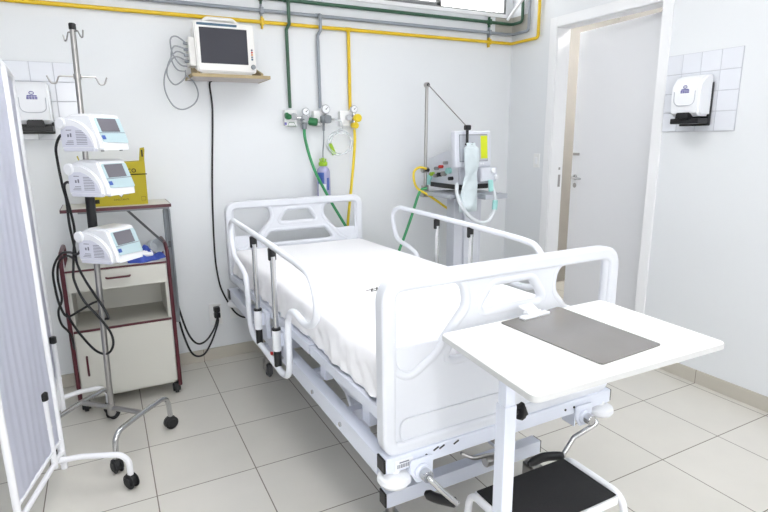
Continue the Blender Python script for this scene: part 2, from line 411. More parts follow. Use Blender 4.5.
pipe('oxygen_pipe', 2.508, GREEN, 'dark green pipe along the top of the back wall with one drop', (1.243, 2.33, 1.79), 3.712, ZC)
pipe('vacuum_pipe', 2.425, GREYPIPE, 'grey pipe running between the green and yellow pipes with one drop', (1.472, 2.305, 1.79), 3.63, ZC)
pipe('air_pipe', 2.352, YELLOW, 'yellow pipe, lowest of the three pipes on the back wall', (1.715, None, 1.785), 3.516, ZC)
m = MB(); m.tube(spline([(3.17, YB - .05, 2.53), (3.2, YB - .1, 2.6), (3.21, YB - .2, 2.68), (3.2, YB - .3, 2.75), (3.2, YB - .36, 2.84), (3.2, YB - .38, ZC)], 6), .012)
tag(m.build('conduit', WHITE_PL), 'white curved conduit climbing in the corner beside the pipes', 'conduit')

# ------------------------------------------------------------------ gas outlets and regulators
def gauge(parent, c, r, n=(0, -1, 0)):
    c = V(c); n = V(n)
    b = MB().cyl(c + n * -.012, c + n * .012, r, 24, bev=.003); g = b.build('gauge', CHROME, parent)
    MB().cyl(c + n * .0115, c + n * .0135, r * .82, 24).build('gauge_face', WHITE_PL, g)
    e = MB(); e.bar([c + n * .014, c + n * .014 + V((r * .5, 0, r * .4))], .003, .002, up=n); e.cyl(c + n * .0135, c + n * .016, .004, 10); e.build('needle', BLACKP, g)
W = YB
t = thing('gas_outlet', (1.235, W, 1.65), 'white oxygen wall outlet with small green cap below the green pipe', 'gas outlet', 'gas outlets')
MB().box((1.195, W - .05, 1.66), (1.285, W, 1.775), .008).build('cover_plate', PVCW, t)
m = MB(); m.cyl((1.215, W - .085, 1.728), (1.215, W - .045, 1.728), .02, bev=.004); m.cyl((1.19, W - .07, 1.735), (1.215, W - .07, 1.735), .022, bev=.005); m.build('valve_cap', GKNOB, t)
MB().box((1.19, W - .054, 1.672), (1.205, W - .048, 1.69), .001, M=None).build('purple_tag', PURPLE, t)
m = MB(); m.tube([(1.212, W - .052, 1.665), (1.272, W - .052, 1.665), (1.26, W - .052, 1.69), (1.224, W - .052, 1.69)], .002, 6, closed=True); m.build('triangle_mark', GKNOB, t)
MB().cyl((1.253, W - .08, 1.73), (1.253, W - .05, 1.73), .024, bev=.003).build('socket', CHROME, t)
t = thing('pressure_regulator', (1.36, W, 1.63), 'chrome oxygen pressure regulator with green knob and round gauge', 'regulator')
m = MB(); m.cyl((1.275, W - .06, 1.72), (1.385, W - .06, 1.715), .015, bev=.002); m.cyl((1.335, W - .085, 1.712), (1.335, W - .035, 1.712), .03, bev=.005); m.cyl((1.347, W - .06, 1.72), (1.347, W - .06, 1.745), .008); m.build('body', CHROME, t)
MB().cyl((1.365, W - .062, 1.698), (1.425, W - .09, 1.69), .028, bev=.006).build('knob', GKNOB, t)
m = MB(); m.cyl((1.332, W - .06, 1.64), (1.332, W - .06, 1.685), .018, bev=.004); m.cyl((1.305, W - .07, 1.71), (1.33, W - .07, 1.71), .016, bev=.003); m.build('hose_fitting', GALV, t)
gauge(t, (1.347, W - .06, 1.765), .027)
t = thing('gas_outlet', (1.445, W, 1.65), 'white vacuum wall outlet below the grey pipe behind a dark regulator', 'gas outlet', 'gas outlets')
MB().box((1.41, W - .05, 1.66), (1.505, W, 1.775), .008).build('cover_plate', PVCW, t)
MB().tube([(1.415, W - .052, 1.665), (1.47, W - .052, 1.665), (1.45, W - .052, 1.695)], .002, 6, closed=True).build('triangle_mark', GALV, t)
t = thing('vacuum_regulator', (1.492, W, 1.65), 'dark grey vacuum regulator with white dial gauge below the grey pipe', 'regulator')
m = MB(); m.box((1.455, W - .11, 1.685), (1.53, W - .052, 1.74), .012); m.cyl((1.492, W - .125, 1.712), (1.492, W - .1, 1.712), .03, bev=.005); m.cyl((1.492, W - .08, 1.735), (1.492, W - .08, 1.76), .008); m.build('body', GALV, t)
MB().tube([(1.53, W - .08, 1.712), (1.565, W - .08, 1.71)], .007).build('nipple', CHROME, t)
gauge(t, (1.492, W - .08, 1.783), .033)
MB().tube([(1.475, W - .08, 1.69), (1.474, W - .08, 1.63)], .009).build('hose_tail', GALV, t)
t = thing('gas_outlet', (1.655, W, 1.65), 'white compressed air wall outlet left of the yellow knobs', 'gas outlet', 'gas outlets')
m = MB(); m.box((1.62, W - .05, 1.665), (1.695, W, 1.775), .008); m.box((1.695, W - .045, 1.745), (1.73, W, 1.78), .008); m.build('cover_plate', PVCW, t)
MB().cyl((1.68, W - .08, 1.725), (1.68, W - .045, 1.725), .022, bev=.003).build('socket', CHROME, t)
t = thing('pressure_regulator', (1.735, W, 1.63), 'compressed air pressure regulator with two yellow knobs and dial gauge', 'regulator')
m = MB(); m.cyl((1.69, W - .06, 1.725), (1.75, W - .06, 1.722), .015, bev=.002); m.cyl((1.728, W - .06, 1.64), (1.728, W - .06, 1.76), .013, bev=.002); m.build('body', CHROME, t)
MB().cyl((1.745, W - .05, 1.722), (1.745, W - .105, 1.722), .03, bev=.006).build('knob', YHOSE, t)
MB().cyl((1.727, W - .045, 1.668), (1.727, W - .1, 1.668), .024, bev=.005).build('knob', YHOSE, t)
gauge(t, (1.727, W - .06, 1.787), .028)
# hoses from the regulators
def hose(name, pts, r, m_, label, cat='hose', group=None, k=7, seg=10):
    return tag(MB().tube(spline(pts, k), r, seg).build(name, m_), label, cat, group)
hose('oxygen_hose', [(1.332, W - .06, 1.645), (1.322, 3.765, 1.58), (1.335, 3.725, 1.459), (1.365, 3.70, 1.345), (1.414, 3.70, 1.243), (1.496, 3.70, 1.091), (1.585, 3.70, .94), (1.67, 3.71, .80), (1.74, 3.73, .5), (1.74, 3.72, .2), (1.70, 3.70, .03), (1.62, 3.68, .0105), (1.45, 3.70, .0105)], .0105, GHOSE, 'green oxygen hose hanging from the regulator down behind the headboard')
hose('air_hose', [(1.728, W - .06, 1.645), (1.717, 3.77, 1.56), (1.70, 3.76, 1.414), (1.668, 3.75, 1.2), (1.635, 3.75, .95), (1.62, 3.745, .8), (1.61, 3.75, .5), (1.62, 3.75, .2), (1.60, 3.76, .03), (1.52, 3.77, .0105), (1.3, 3.76, .0105)], .0105, YHOSE, 'yellow air hose hanging from the yellow regulator behind the headboard')
m = MB(); cc = V((1.604, 3.80, 1.538))
pts = []
for i in range(80):
    a = 2 * math.pi * i / 36; rr = .085 + .012 * math.sin(i * .31)
    pts.append(cc + V((rr * math.cos(a + 1.9), -.012 + .010 * math.sin(i * .21), rr * math.sin(a + 1.9) * 1.05)))
pts = spline([(1.565, W - .08, 1.71), (1.615, W - .075, 1.70), (1.625, W - .07, 1.65)], 5) + pts
m.tube(pts, .0045, 8); o = tag(m.build('suction_tubing', CLEAR), 'coil of clear tubing hanging on the wall under the dark regulator', 'tubing')
hose('suction_hose', [(1.474, W - .08, 1.635), (1.472, W - .075, 1.55), (1.466, W - .07, 1.48), (1.464, W - .07, 1.42)], .005, GALV, 'thin grey tube dropping from the dark regulator to the bottle', 'tubing')
m = MB(); a = V((1.545, W - .009, 1.535)); b = V((1.58, W - .009, 1.455)); m.bar([a, b], .03, .02, up=(0, -1, 0)); cl = tag(m.build('tube_clip', LIME), 'lime green clip on the tubing beside the clear coil', 'clip')
bx, by = 1.462, W - .072
t = thing('humidifier_bottle', (bx, by, 1.12), 'lavender humidifier bottle with lime cap on wall behind headboard', 'bottle')
m = MB(); m.lathe([(.001, 1.10), (.04, 1.10), (.048, 1.112), (.05, 1.13), (.05, 1.33), (.044, 1.352), (.024, 1.372), (.022, 1.385), (.001, 1.386)], (bx, by, 0)); bd = m.build('bottle_body', LAVB, t)
m = MB(); m.cyl((bx, by, 1.375), (bx, by, 1.405), .033, 24, bev=.004); m.cyl((bx, by, 1.405), (bx, by, 1.435), .012); m.cyl((bx - .02, by, 1.4), (bx - .022, by, 1.43), .006); m.cyl((bx + .02, by, 1.4), (bx + .022, by, 1.428), .006); m.build('bottle_cap', LIME, t)
def wrap(a0, a1, z0, z1, rr=.0508):
    b = bmesh.new(); L = []
    for i in range(11):
        a = a0 + (a1 - a0) * i / 10
        L.append((b.verts.new((bx + rr * math.cos(a), by + rr * math.sin(a), z0)), b.verts.new((bx + rr * math.cos(a), by + rr * math.sin(a), z1))))
    for p, q in zip(L, L[1:]): b.faces.new((p[0], q[0], q[1], p[1]))
    w = MB(); w.merge(b); return w
w = wrap(R(195), R(255), 1.25, 1.33); w2 = wrap(R(278), R(300), 1.2, 1.29); w.bm.from_mesh((lambda me: (w2.bm.to_mesh(me), me)[1])(bpy.data.meshes.new('x'))); w.build('blue_label', BLUE, bd)
wrap(R(200), R(270), 1.13, 1.245).build('white_label', WHITE_PL, bd)

# ------------------------------------------------------------------ tile panels and dispensers
def tile_panel(o, ex, n, label, w=.48, h=.465, nx=4, nz=4):
    o, ex, n = V(o), V(ex), V(n); ez = V((0, 0, 1))
    t = thing('tile_panel', o + ex * w / 2, label, 'tile panel', 'tile panels')
    m = MB(); M = basis(o, ex, ez)
    if M.to_3x3().col[2].dot(n) < 0: sgn = -1
    else: sgn = 1
    m.box((0, 0, min(-.003 * sgn, .005 * sgn)), (w, h, max(-.003 * sgn, .005 * sgn)), M=M); m.build('grout', GROUTW, t, False)
    m = MB(); g = .004; tw, th = w / nx, h / nz
    for i in range(nx):
        for j in range(nz):
            z0, z1 = sorted((.003 * sgn, .008 * sgn)); m.box((i * tw + g / 2, j * th + g / 2, z0), ((i + 1) * tw - g / 2, (j + 1) * th - g / 2, z1), .0015, M=M)
    m.build('tiles', TILEW, t, False)
tile_panel((XR, 2.367, 1.592), (0, -1, 0), (-1, 0, 0), 'square of glazed white wall tiles on the right wall beside the door')
tile_panel((-.55, YB, 1.585), (1, 0, 0), (0, -1, 0), 'square of glazed white wall tiles at the left end of the back wall', h=.447)

def dispenser(o, ex, n, label, w=.2):
    # o: bottom centre on wall face, ex: to the viewer's right along the wall, n: out of wall
    o, ex, n = V(o), V(ex), V(n); ez = V((0, 0, 1))
    t = thing('paper_dispenser', o, label, 'dispenser', 'white dispensers')
    prof = [(0, .0), (.035, .0), (.035, .055), (.095, .055), (.118, .075), (.128, .16), (.122, .235), (.09, .278), (.05, .292), (0, .295)]
    # cover
    m = MB(); m.prism([(a, b) for a, b in prof[2:] + [(0, .055)]], o - ex * w / 2 + n * .012, n, ez, ex * w, .012, 3); m.build('cover', WHITE_PL, t)
    m = MB(); m.box((-w / 2, 0, .004), (w / 2, .25, .03), .004, M=basis(o, ex, ez) if V(ex).cross(ez).dot(n) > 0 else basis(o, -ex, ez)); m.build('back_plate', BLACKP, t)
    m = MB(); MM = basis(o, ex, ez) if V(ex).cross(ez).dot(n) > 0 else basis(o, -ex, ez)
    m.box((-w / 2 + .002, .012, .01), (w / 2 - .002, .045, .125), .006, M=MM)
    m.prism([(-.045, .04), (.045, .04), (.04, .078), (-.04, .078)], o + n * .10, ex, ez, n * .045, .004); m.build('outlet_tray', BLACKP, t)
    m = MB(); m.tube(fillet([o + n * .141 - ex * .065 + ez * .20, o + n * .139 - ex * .065 + ez * .118, o + n * .139 + ex * .065 + ez * .118, o + n * .141 + ex * .065 + ez * .20], .05, k=8), .0022, 6); m.build('cover_seam', GROUTW, t)
    m = MB(); c = o + n * .1395 + ez * .215
    m.tube([c + ex * .011 * math.cos(a) + ez * (.008 * math.sin(a) + .010) for a in [i * math.pi / 8 for i in range(16)]], .0018, 6, closed=True)
    for k, (zz, ww) in enumerate(((-.006, .044), (-.014, .050), (-.022, .050))):
        for q in range(4): m.box((-.0055, -.0026, -.001), (.0055, .0026, .001), M=Matrix.Translation(c + ez * zz + ex * (q - 1.5) * ww / 3.6 + n * .0005) @ MM.to_3x3().to_4x4())
    m.build('printed_logo', PURPLE, t)
    return t
dispenser((XR - .008, 2.118, 1.625), (0, -1, 0), (-1, 0, 0), 'white dispenser with black outlet on tiles of the right wall', .182)
dispenser((-.305, YB - .008, 1.62), (1, 0, 0), (0, -1, 0), 'white dispenser with black outlet on tiles at far left', .17)

# ------------------------------------------------------------------ shelf, monitor
t = thing('wall_shelf', (.79, YB, 1.94), 'small plywood shelf high on the back wall under the monitor', 'shelf')
m = MB(); m.box((.553, 3.565, 1.955), (1.03, YB, 1.971), .001); bd = m.build('board', SHELFW, t, False)
m = MB(); m.box((.551, 3.562, 1.953), (1.032, 3.567, 1.973)); m.box((1.029, 3.562, 1.953), (1.034, YB, 1.973)); m.box((.549, 3.562, 1.953), (.554, YB, 1.973)); m.build('edge_band', WOOD, bd, False)
for x in (.59, .985):
    m = MB(); m.prism([(0, 0), (.25, 0), (.25, .02), (.05, .075), (0, .075)], (x, YB, 1.971), (0, -1, 0), (0, 0, 1), (.016, 0, 0)); m.build('end_bracket', WOOD, t, False)
mx0, mx1, my = .582, .955, 3.575
t = thing('patient_monitor', ((mx0 + mx1) / 2, 3.68, 1.972), 'white patient monitor with dark screen on the plywood shelf', 'monitor')
m = MB(); m.prism(f2([(mx0 + .008, 1.985), (mx1 - .004, 1.985), (mx1 - .012, 2.275), (mx0, 2.28)], .02), (0, my, 0), (1, 0, 0), (0, 0, 1), (0, .055, 0), .008, 3)
m.prism(f2([(mx0 + .01, 1.99), (mx1 - .01, 1.99), (mx1 - .02, 2.265), (mx0 + .01, 2.265)], .02), (0, my + .05, 0), (1, 0, 0), (0, 0, 1), (0, .15, 0), .012, 3); hs = m.build('housing', MONW, t)
m = MB(); m.box((mx0 + .03, my + .02, 1.971), (mx1 - .03, my + .19, 1.99), .006); m.build('foot_base', MONW, t)
m = MB(); m.box((.612, my - .003, 2.035), (.900, my + .003, 2.243), .002); m.build('screen', DARKGLASS, t)
m = MB(); m.box((.600, my - .004, 2.254), (.84, my + .003, 2.268), .002); m.build('alarm_strip', NAVY, t)
m = MB(); m.tube(fillet([(.64, my + .07, 2.27), (.67, my + .07, 2.306), (.83, my + .07, 2.306), (.87, my + .07, 2.27)], .04), .013); m.build('carry_handle', MONW, t)
for k, mm in enumerate((GREYINK, RED, ORANGE, GREYINK, NAVY)):
    MB().cyl((.925, my - .006, 2.125 - k * .014), (.925, my + .002, 2.125 - k * .014), .0058, 12).build('key', mm, t)
MB().cyl((.928, my - .018, 2.023), (.928, my + .002, 2.023), .0145, 20, bev=.003).build('rotary_knob', GALV, t)
m = MB(); m.box((mx0 - .03, 3.62, 2.02), (mx0 + .012, 3.74, 2.19), .008); md = m.build('sensor_module', MONW, t)
for k in range(4): MB().cyl((mx0 - .055, 3.66, 2.05 + k * .035), (mx0 - .028, 3.66, 2.05 + k * .035), .009, 12, bev=.002).build('connector', GALV, md)
# grey sensor leads hanging left of the monitor
L = [[(.548, 3.66, 2.05), (.47, 3.65, 2.07), (.41, 3.66, 1.98), (.40, 3.68, 1.88), (.44, 3.70, 1.79), (.50, 3.71, 1.765), (.57, 3.71, 1.80), (.60, 3.71, 1.86), (.58, 3.70, 1.93), (.53, 3.68, 1.97)],
     [(.548, 3.66, 2.085), (.48, 3.64, 2.10), (.43, 3.65, 2.03), (.42, 3.66, 1.96), (.46, 3.67, 1.91), (.52, 3.67, 1.95), (.53, 3.67, 2.0)],
     [(.548, 3.66, 2.12), (.47, 3.64, 2.13), (.45, 3.65, 2.06), (.48, 3.66, 2.0), (.53, 3.66, 1.99)],
     [(.548, 3.66, 2.155), (.49, 3.65, 2.19), (.455, 3.65, 2.17), (.46, 3.65, 2.09), (.50, 3.66, 2.03), (.54, 3.66, 2.02)]]
nm = ['grey sensor lead in the widest loop hanging below the monitor', 'grey sensor lead in the middle loop beside the monitor', 'grey sensor lead bunched closest to the monitor module', 'thin grey sensor lead arching highest beside the monitor']
for p, n_ in zip(L, nm): hose('sensor_lead', p, .0045, GREYC, n_, 'cable', 'monitor leads')
hose('monitor_cord', [(.72, 3.76, 1.99), (.715, YB - .02, 1.96), (.70, YB - .012, 1.93), (.706, YB - .012, 1.77), (.68, YB - .012, 1.45), (.659, YB - .012, 1.169), (.646, YB - .012, .817), (.652, YB - .012, .65), (.672, YB - .012, .521), (.72, YB - .02, .40), (.758, 3.83, .334), (.80, 3.78, .31), (.86, 3.70, .33), (.90, 3.62, .40)], .006, CORDM, 'black cord dropping down the back wall from the monitor shelf', 'cable')
t = thing('wall_outlet', (.62, YB, .26), 'white wall outlet with black plugs left of the bed', 'outlet')
MB().box((.575, YB - .012, .262), (.662, YB, .42), .005).build('faceplate', PVCW, t)
MB().box((.72, YB - .012, .29), (.79, YB, .40), .005).build('faceplate', PVCW, t)
def cordplug(pts, pz, label):
    t = thing('power_cord', (.622, YB - .04, pz), label, 'cable', 'power cords at the outlet')
    MB().tube(spline(pts, 7), .0065, 8).build('cord', CORDM, t)
    MB().box((.602, YB - .055, pz - .021), (.645, YB - .012, pz + .019), .008).build('plug', BLACKP, t)
cordplug([(.33, 3.72, .80), (.345, 3.66, .62), (.35, 3.60, .50), (.385, 3.55, .34), (.44, 3.58, .245), (.51, 3.65, .23), (.58, 3.74, .27), (.618, 3.80, .325), (.622, YB - .05, .37)], .385, 'black power cord with upper plug, inner loop right of the cabinet')
cordplug([(.33, 3.74, .70), (.345, 3.66, .45), (.36, 3.56, .32), (.40, 3.52, .20), (.47, 3.56, .165), (.54, 3.66, .20), (.60, 3.76, .265), (.625, 3.81, .30), (.625, YB - .05, .33)], .343, 'black power cord with lower plug, outer loop right of the cabinet')
t = thing('light_switch', (XR, 3.48, 1.32), 'white light switch on right wall between corner and door', 'switch')
MB().box((XR - .01, 3.445, 1.315), (XR, 3.515, 1.43), .004).build('faceplate', PVCW, t)
MB().box((XR - .016, 3.465, 1.345), (XR - .008, 3.495, 1.40), .003).build('rocker', WHITE_PL, t)

# ------------------------------------------------------------------ the hospital bed
BX0, BX1, FY, HY = .688, 1.702, 1.37, 3.62
bed = thing('hospital_bed', (1.195, 2.5, 0), 'white hospital bed with molded headboard and footboard and side rails', 'bed')
def off(P, d):                                  # push a closed outline outwards by d
    n = len(P); A = sum(P[i][0] * P[(i + 1) % n][1] - P[(i + 1) % n][0] * P[i][1] for i in range(n)); s = 1 if A > 0 else -1
    out = []
    for i in range(n):
        a, b = V(P[i - 1]), V(P[(i + 1) % n]); t = (b - a)
        t = t.normalized() if t.length > 1e-9 else V((1, 0))
        out.append((P[i][0] + s * t.y * d, P[i][1] - s * t.x * d))
    return out
def tilt_z(y): return .048 * (3.6 - y) / 2.2 - .022     # the deck rises a little towards the foot
def tilt(o):
    z = org(o).y
    for v in o.data.vertices: v.co.z += tilt_z(v.co.y + z)
    return o
def board(name, y, BX0, BX1, z0):
    W_, z1 = BX1 - BX0, 1.172; kx = W_ / 1.014
    def sx(P): return [(a * kx, b) for a, b in P]
    O = f2([(0, z0), (W_, z0), (W_, z1), (0, z1)], [.07, .07, .085, .085], 10)
    def mir(P): return [(W_ - a, b) for a, b in P][::-1]
    Lh = f2([(.054, 1.124), (.300, 1.126), (.312, 1.04), (.185, .895), (.10, .845), (.054, .875)], [.03, .05, .06, .06, .05, .06], 8)
    Mh = f2([(.365, 1.012), (.425, 1.095), (.590, 1.095), (.650, 1.012)], [.02, .03, .03, .02], 6)
    Bh = f2([(.232, .866), (.30, .952), (.715, .952), (.782, .866)], [.022, .03, .03, .022], 6)
    M = basis((BX0, y, 0), (1, 0, 0), (0, 0, 1))
    Lh, Mh, Bh = sx(Lh), sx(Mh), sx(Bh)
    holes = [Lh, mir(Lh), Mh, Bh]
    me = curve_mesh([off(O, -.012)] + [off(H, .010) for H in holes], .006, .008, M)
    p = link_mesh(name, me, MOLD, bed, True)
    for H in (Lh, mir(Lh)):
        P = off(H, .006); zc = .938; Q = []
        for i in range(len(P)):
            a, b = P[i], P[(i + 1) % len(P)]
            if a[1] <= zc: Q.append(a)
            if (a[1] - zc) * (b[1] - zc) < 0:
                t_ = (zc - a[1]) / (b[1] - a[1]); Q.append((a[0] + (b[0] - a[0]) * t_, zc))
        MB().prism(Q, (BX0, y - .006, 0), (1, 0, 0), (0, 0, 1), (0, .012, 0), .002).build('opening_panel', MOLD, p)
    # thick moulded rim round the edge, and raised lips round the openings
    me = curve_mesh([off(O, -.011), off(O, -.036)], .016, .011, M); link_mesh('rim', me, MOLD, p, True)
    for H in holes:
        m = MB(); m.tube([(BX0 + a, y, b) for a, b in off(H, .012)], .0175, 10, closed=True); m.build('opening_lip', MOLD, p)
    s = -1 if name == 'footboard' else 1
    for yy in (y - .018, y + .018):
        m = MB(); m.tube([(BX0 + a, yy, b) for a, b in f2([(.065, .622), (W_ - .065, .622), (W_ - .065, .70), (.065, .70)], .03, 6)], .003, 8, closed=True); m.build('raised_line', MOLD, p)
    return p
fb = board('footboard', FY, BX0, BX1, .578); hb = board('headboard', HY, .69, 1.686, .60)
# main frame: two long rails, two crossbeams with black end caps, struts
for x in (.715, 1.675):
    MB().box((x - .025, FY + .03, .495), (x + .025, HY + .02, .57), .004).build('frame_rail', PAINT, bed)
def crossbeam(y0, y1, z0, z1):
    cb = MB().box((.690, y0, z0), (1.70, y1, z1), .004).build('crossbeam', PAINT, bed)
    for a, b in ((.683, .6905), (1.6995, 1.707)): MB().box((a, y0 + .003, z0 + .003), (b, y1 - .003, z1 - .003), .002).build('end_cap', BLACKP, cb)
    return cb
cb = crossbeam(1.333, 1.388, .536, .590); crossbeam(3.632, 3.692, .495, .565)
m = MB(); m.box((.722, 1.3315, .5445), (.787, 1.3335, .575)); st = m.build('asset_sticker', WHITE_PL, cb, False)
m = MB()
for k in range(12): m.box((.729 + k * .0044, 1.3308, .5475), (.729 + k * .0044 + .0018 + .001 * (k % 2), 1.3316, .5605))
m.box((.737, 1.3308, .5645), (.772, 1.3316, .5685)); m.build('barcode', GREYINK, st, False)
for x in (.865, .888, .945): MB().bar([(x, 1.3315, .572), (x + .02, 1.3315, .581)], .004, .004, up=(0, 1, 0)).build('slot', BLACKP, cb)
for x in (.838, 1.455, 1.50): 
    MB().cyl((x, 1.330, .564), (x, 1.335, .564), .0045, 10).build('bolt_hole', BLACKP, cb)
for y in (1.75, 2.15, 2.75, 3.25):
    MB().box((.738, y - .02, .505), (1.652, y + .02, .555), .003).build('cross_member', PAINT, bed)
# deck (three sections) under the mattress, on short struts
for y0, y1 in ((1.392, 2.02), (2.035, 2.50), (2.515, 3.585)):
    d = MB(); d.box((.692, y0, .672), (.745, y1, .716), .004); d.box((1.645, y0, .672), (1.698, y1, .716), .004); d.box((.745, y0, .675), (1.645, y0 + .04, .713), .003); d.box((.745, y1 - .04, .675), (1.645, y1, .713), .003)
    dk = tilt(d.build('deck_frame', PAINT, bed))
    tilt(MB().box((.72, y0 + .01, .713), (1.67, y1 - .01, .722)).build('deck_plate', PAINT, dk, False))
for x in (.765, 1.625):
    for y in (1.60, 2.025, 2.51, 3.05, 3.45):
        MB().box((x - .018, y - .03, .568), (x + .018, y + .03, .676 + tilt_z(y)), .004).build('deck_strut', PAINT, bed)
for x in (.715, 1.675):
    for y in (1.70, 2.0, 2.42, 3.0): 
        s = -1 if x < 1 else 1
        MB().cyl((x + s * .024, y, .53), (x + s * .032, y, .53), .009, 6).build('bolt', CHROME, bed)
# push rods of the tilting mechanism
for x in (.83, 1.56):
    m = MB(); m.bar([(x, 1.45, .60), (x, 1.95, .53), (x, 2.5, .60)], .03, .03); m.bar([(x, 1.95, .53), (x, 2.03, .68)], .02, .03, up=(1, 0, 0)); m.build('tilt_linkage', PAINT, bed)
m = MB(); m.cyl((.87, 1.38, .515), (.87, 2.3, .53), .014); m.cyl((1.52, 1.38, .515), (1.52, 2.6, .53), .014); m.cyl((1.195, 1.38, .47), (1.195, 2.4, .42), .014); m.build('drive_shaft', STEEL, bed)
# base with casters
for y in (1.65, 3.40):
    b = MB().box((.842, y - .028, .163), (1.63, y + .028, .228), .004).build('base_beam', PAINT, bed)
    for a, c in ((.835, .843), (1.629, 1.637)): MB().box((a, y - .025, .166), (c, y + .025, .225), .002).build('end_cap', BLACKP, b)
for x in (.96, 1.50):
    MB().box((x - .025, 1.66, .165), (x + .025, 3.39, .225), .004).build('base_rail', PAINT, bed)
for x in (.90, 1.56):
    for y0, y1 in ((1.85, 2.15), (2.95, 3.25)):
        MB().bar([(x, y0, .22), (x, y1, .51)], .03, .05, up=(1, 0, 0)).build('lift_arm', PAINT, bed)
for xx, y in ((.875, 1.65), (1.60, 1.65), (.858, 3.40), (1.60, 3.40)):
    for x in (xx,):
        cx, cy = x - .01, y - .02
        m = MB(); m.cyl((x, y, .10), (x, y, .165), .016); m.cyl((x, y, .095), (x, y, .125), .026, bev=.003)
        m.cyl((x, y, .16), (x, y, .20), .02); m.box((x - .028, y - .055, .045), (x - .022, y + .02, .118), .002); m.box((x + .022, y - .055, .045), (x + .028, y + .02, .118), .002); m.box((x - .028, y - .045, .10), (x + .028, y + .02, .118), .003)
        c = m.build('caster_fork', STEEL, bed)
        m = MB(); m.cyl((x - .018, y - .03, .05), (x + .018, y - .03, .05), .05, 28, bev=.012); m.build('caster_wheel', mat('grey_rubber', (92, 93, 96), .5, noise_amt=.1), c)
        MB().cyl((x - .024, y - .03, .05), (x + .024, y - .03, .05), .018, 16, bev=.003).build('wheel_hub', GALV, c)
        if y < 2:
            MB().box((x - .01, y - .11, .088), (x + .01, y - .02, .098), .003).build('brake_pedal', GALV, c)
# corner bumpers
for x, y in ((.728, 1.352), (1.662, 1.352), (.728, 3.66), (1.662, 3.66)):
    m = MB(); m.lathe([(.001, .462), (.03, .464), (.048, .472), (.056, .485), (.053, .499), (.04, .508), (.02, .512), (.02, .528), (.001, .528)], (x, y, .018 if y < 2 else -.03), seg=28); m.build('corner_bumper', WHITE_PL, bed)
# cranks
def crank(x, pts, grip, zc=.52):
    m = MB(); dz = zc - .487
    m.prism(f2([(-.045, 0), (.045, 0), (.04, -.05), (.02, -.085), (-.02, -.085), (-.04, -.05)], .012), (x, 1.322, .567), (1, 0, 0), (0, 0, 1), (0, .006, 0)); m.box((x - .045, 1.326, .485), (x - .039, 1.39, .54), .002); m.box((x + .039, 1.326, .485), (x + .045, 1.39, .54), .002)
    m.cyl((x, 1.308, zc), (x, 1.325, zc), .028, bev=.004); br = m.build('crank_bracket', PAINT, bed)
    m = MB(); m.cyl((x, 1.28, zc), (x, 1.31, zc), .02, bev=.003); m.tube(fillet(pts, .02), .0095); cr = m.build('crank_arm', CHROME, bed)
    MB().tube(spline(grip, 5), [.010] + [.017] * (len(grip) * 5 - 7) + [.013] + [.008], 12).build('crank_grip', BLACKP, cr)
crank(.815, [(.815, 1.32, .52), (.815, 1.275, .52), (.85, 1.26, .475), (.90, 1.245, .420), (.905, 1.25, .416)], [(.902, 1.25, .418), (.885, 1.28, .412), (.86, 1.315, .41), (.842, 1.345, .415)])
crank(1.545, [(1.545, 1.32, .52), (1.58, 1.275, .51), (1.497, 1.32, .443), (1.455, 1.325, .385), (1.452, 1.325, .372)], [(1.452, 1.325, .374), (1.41, 1.335, .382), (1.36, 1.345, .384), (1.30, 1.35, .372)])
m = MB(); m.tube(spline([(.985, 1.34, .52), (1.02, 1.32, .505), (1.08, 1.315, .50), (1.14, 1.33, .475), (1.17, 1.36, .44)], 6), .006); m.tube(spline([(.985, 1.345, .52), (1.03, 1.33, .492), (1.09, 1.325, .488), (1.16, 1.34, .455)], 6), .005); m.cyl((1.10, 1.36, .44), (1.21, 1.36, .44), .02, bev=.003); m.build('control_cable', STEEL, bed)
# side rails: bent loops with two chrome posts each
LOOP = [(3.215, 1.02), (3.20, 1.085), (3.12, 1.118), (3.0, 1.118), (2.4, 1.108), (1.93, 1.095), (1.82, 1.07), (1.772, 1.0), (1.782, .93), (1.85, .882), (1.93, .868), (2.04, .878), (2.115, .845), (2.143, .79), (2.145, .70), (2.148, .61), (2.18, .545), (2.26, .518), (2.35, .518), (2.6, .522), (2.78, .522), (2.85, .56), (2.872, .64), (2.875, .75), (2.895, .83), (2.98, .868), (3.10, .888), (3.17, .92)]
def side_rail(x, s):
    m = MB(); m.tube([(x, y, z) for _, y, z in spline([(0, a, b) for a, b in LOOP], 5, True)], .0148, 12, closed=True)
    rl = m.build('side_rail', RAILP, bed)
    for y in (2.335, 2.668):
        m = MB(); m.cyl((x, y, .69), (x, y + -.008, 1.06), .0125, 16); m.build('rail_post', CHROME, rl)
        MB().cyl((x, y, 1.04), (x, y, 1.098), .0185, 16, bev=.003).build('post_cap', BLACKP, rl); MB().cyl((x, y, .525), (x, y, .606), .0175, 16, bev=.003).build('post_cap', BLACKP, rl); MB().cyl((x, y, .705), (x, y, .718), .021, 16, bev=.002).build('post_ring', BLACKP, rl)
        m = MB(); m.cyl((x, y, .606), (x, y, .71), .0205, 16); m.build('post_sleeve', WHITE_PL, rl)
        m = MB(); xa, xb = sorted((x - s * .012, x - s * .10)); m.box((min(x - s * .0, x - s * .055), y - .045, .575), (max(x - s * .0, x - s * .055), y + .045, .70), .004) if False else m.box((min(x - s * .028, x - s * .05), y - .05, .56), (max(x - s * .028, x - s * .05), y + .05, .70), .004)
        m.box((min(x, x - s * .04), y - .012, .625), (max(x, x - s * .04), y + .012, .69), .003); m.build('post_bracket', PAINT, rl)
    MB().cyl((x + s * .016, 2.36, .585), (x + s * .026, 2.36, .585), .008, 12).build('release_button', RED, rl)
side_rail(.64, -1); side_rail(1.74, 1)

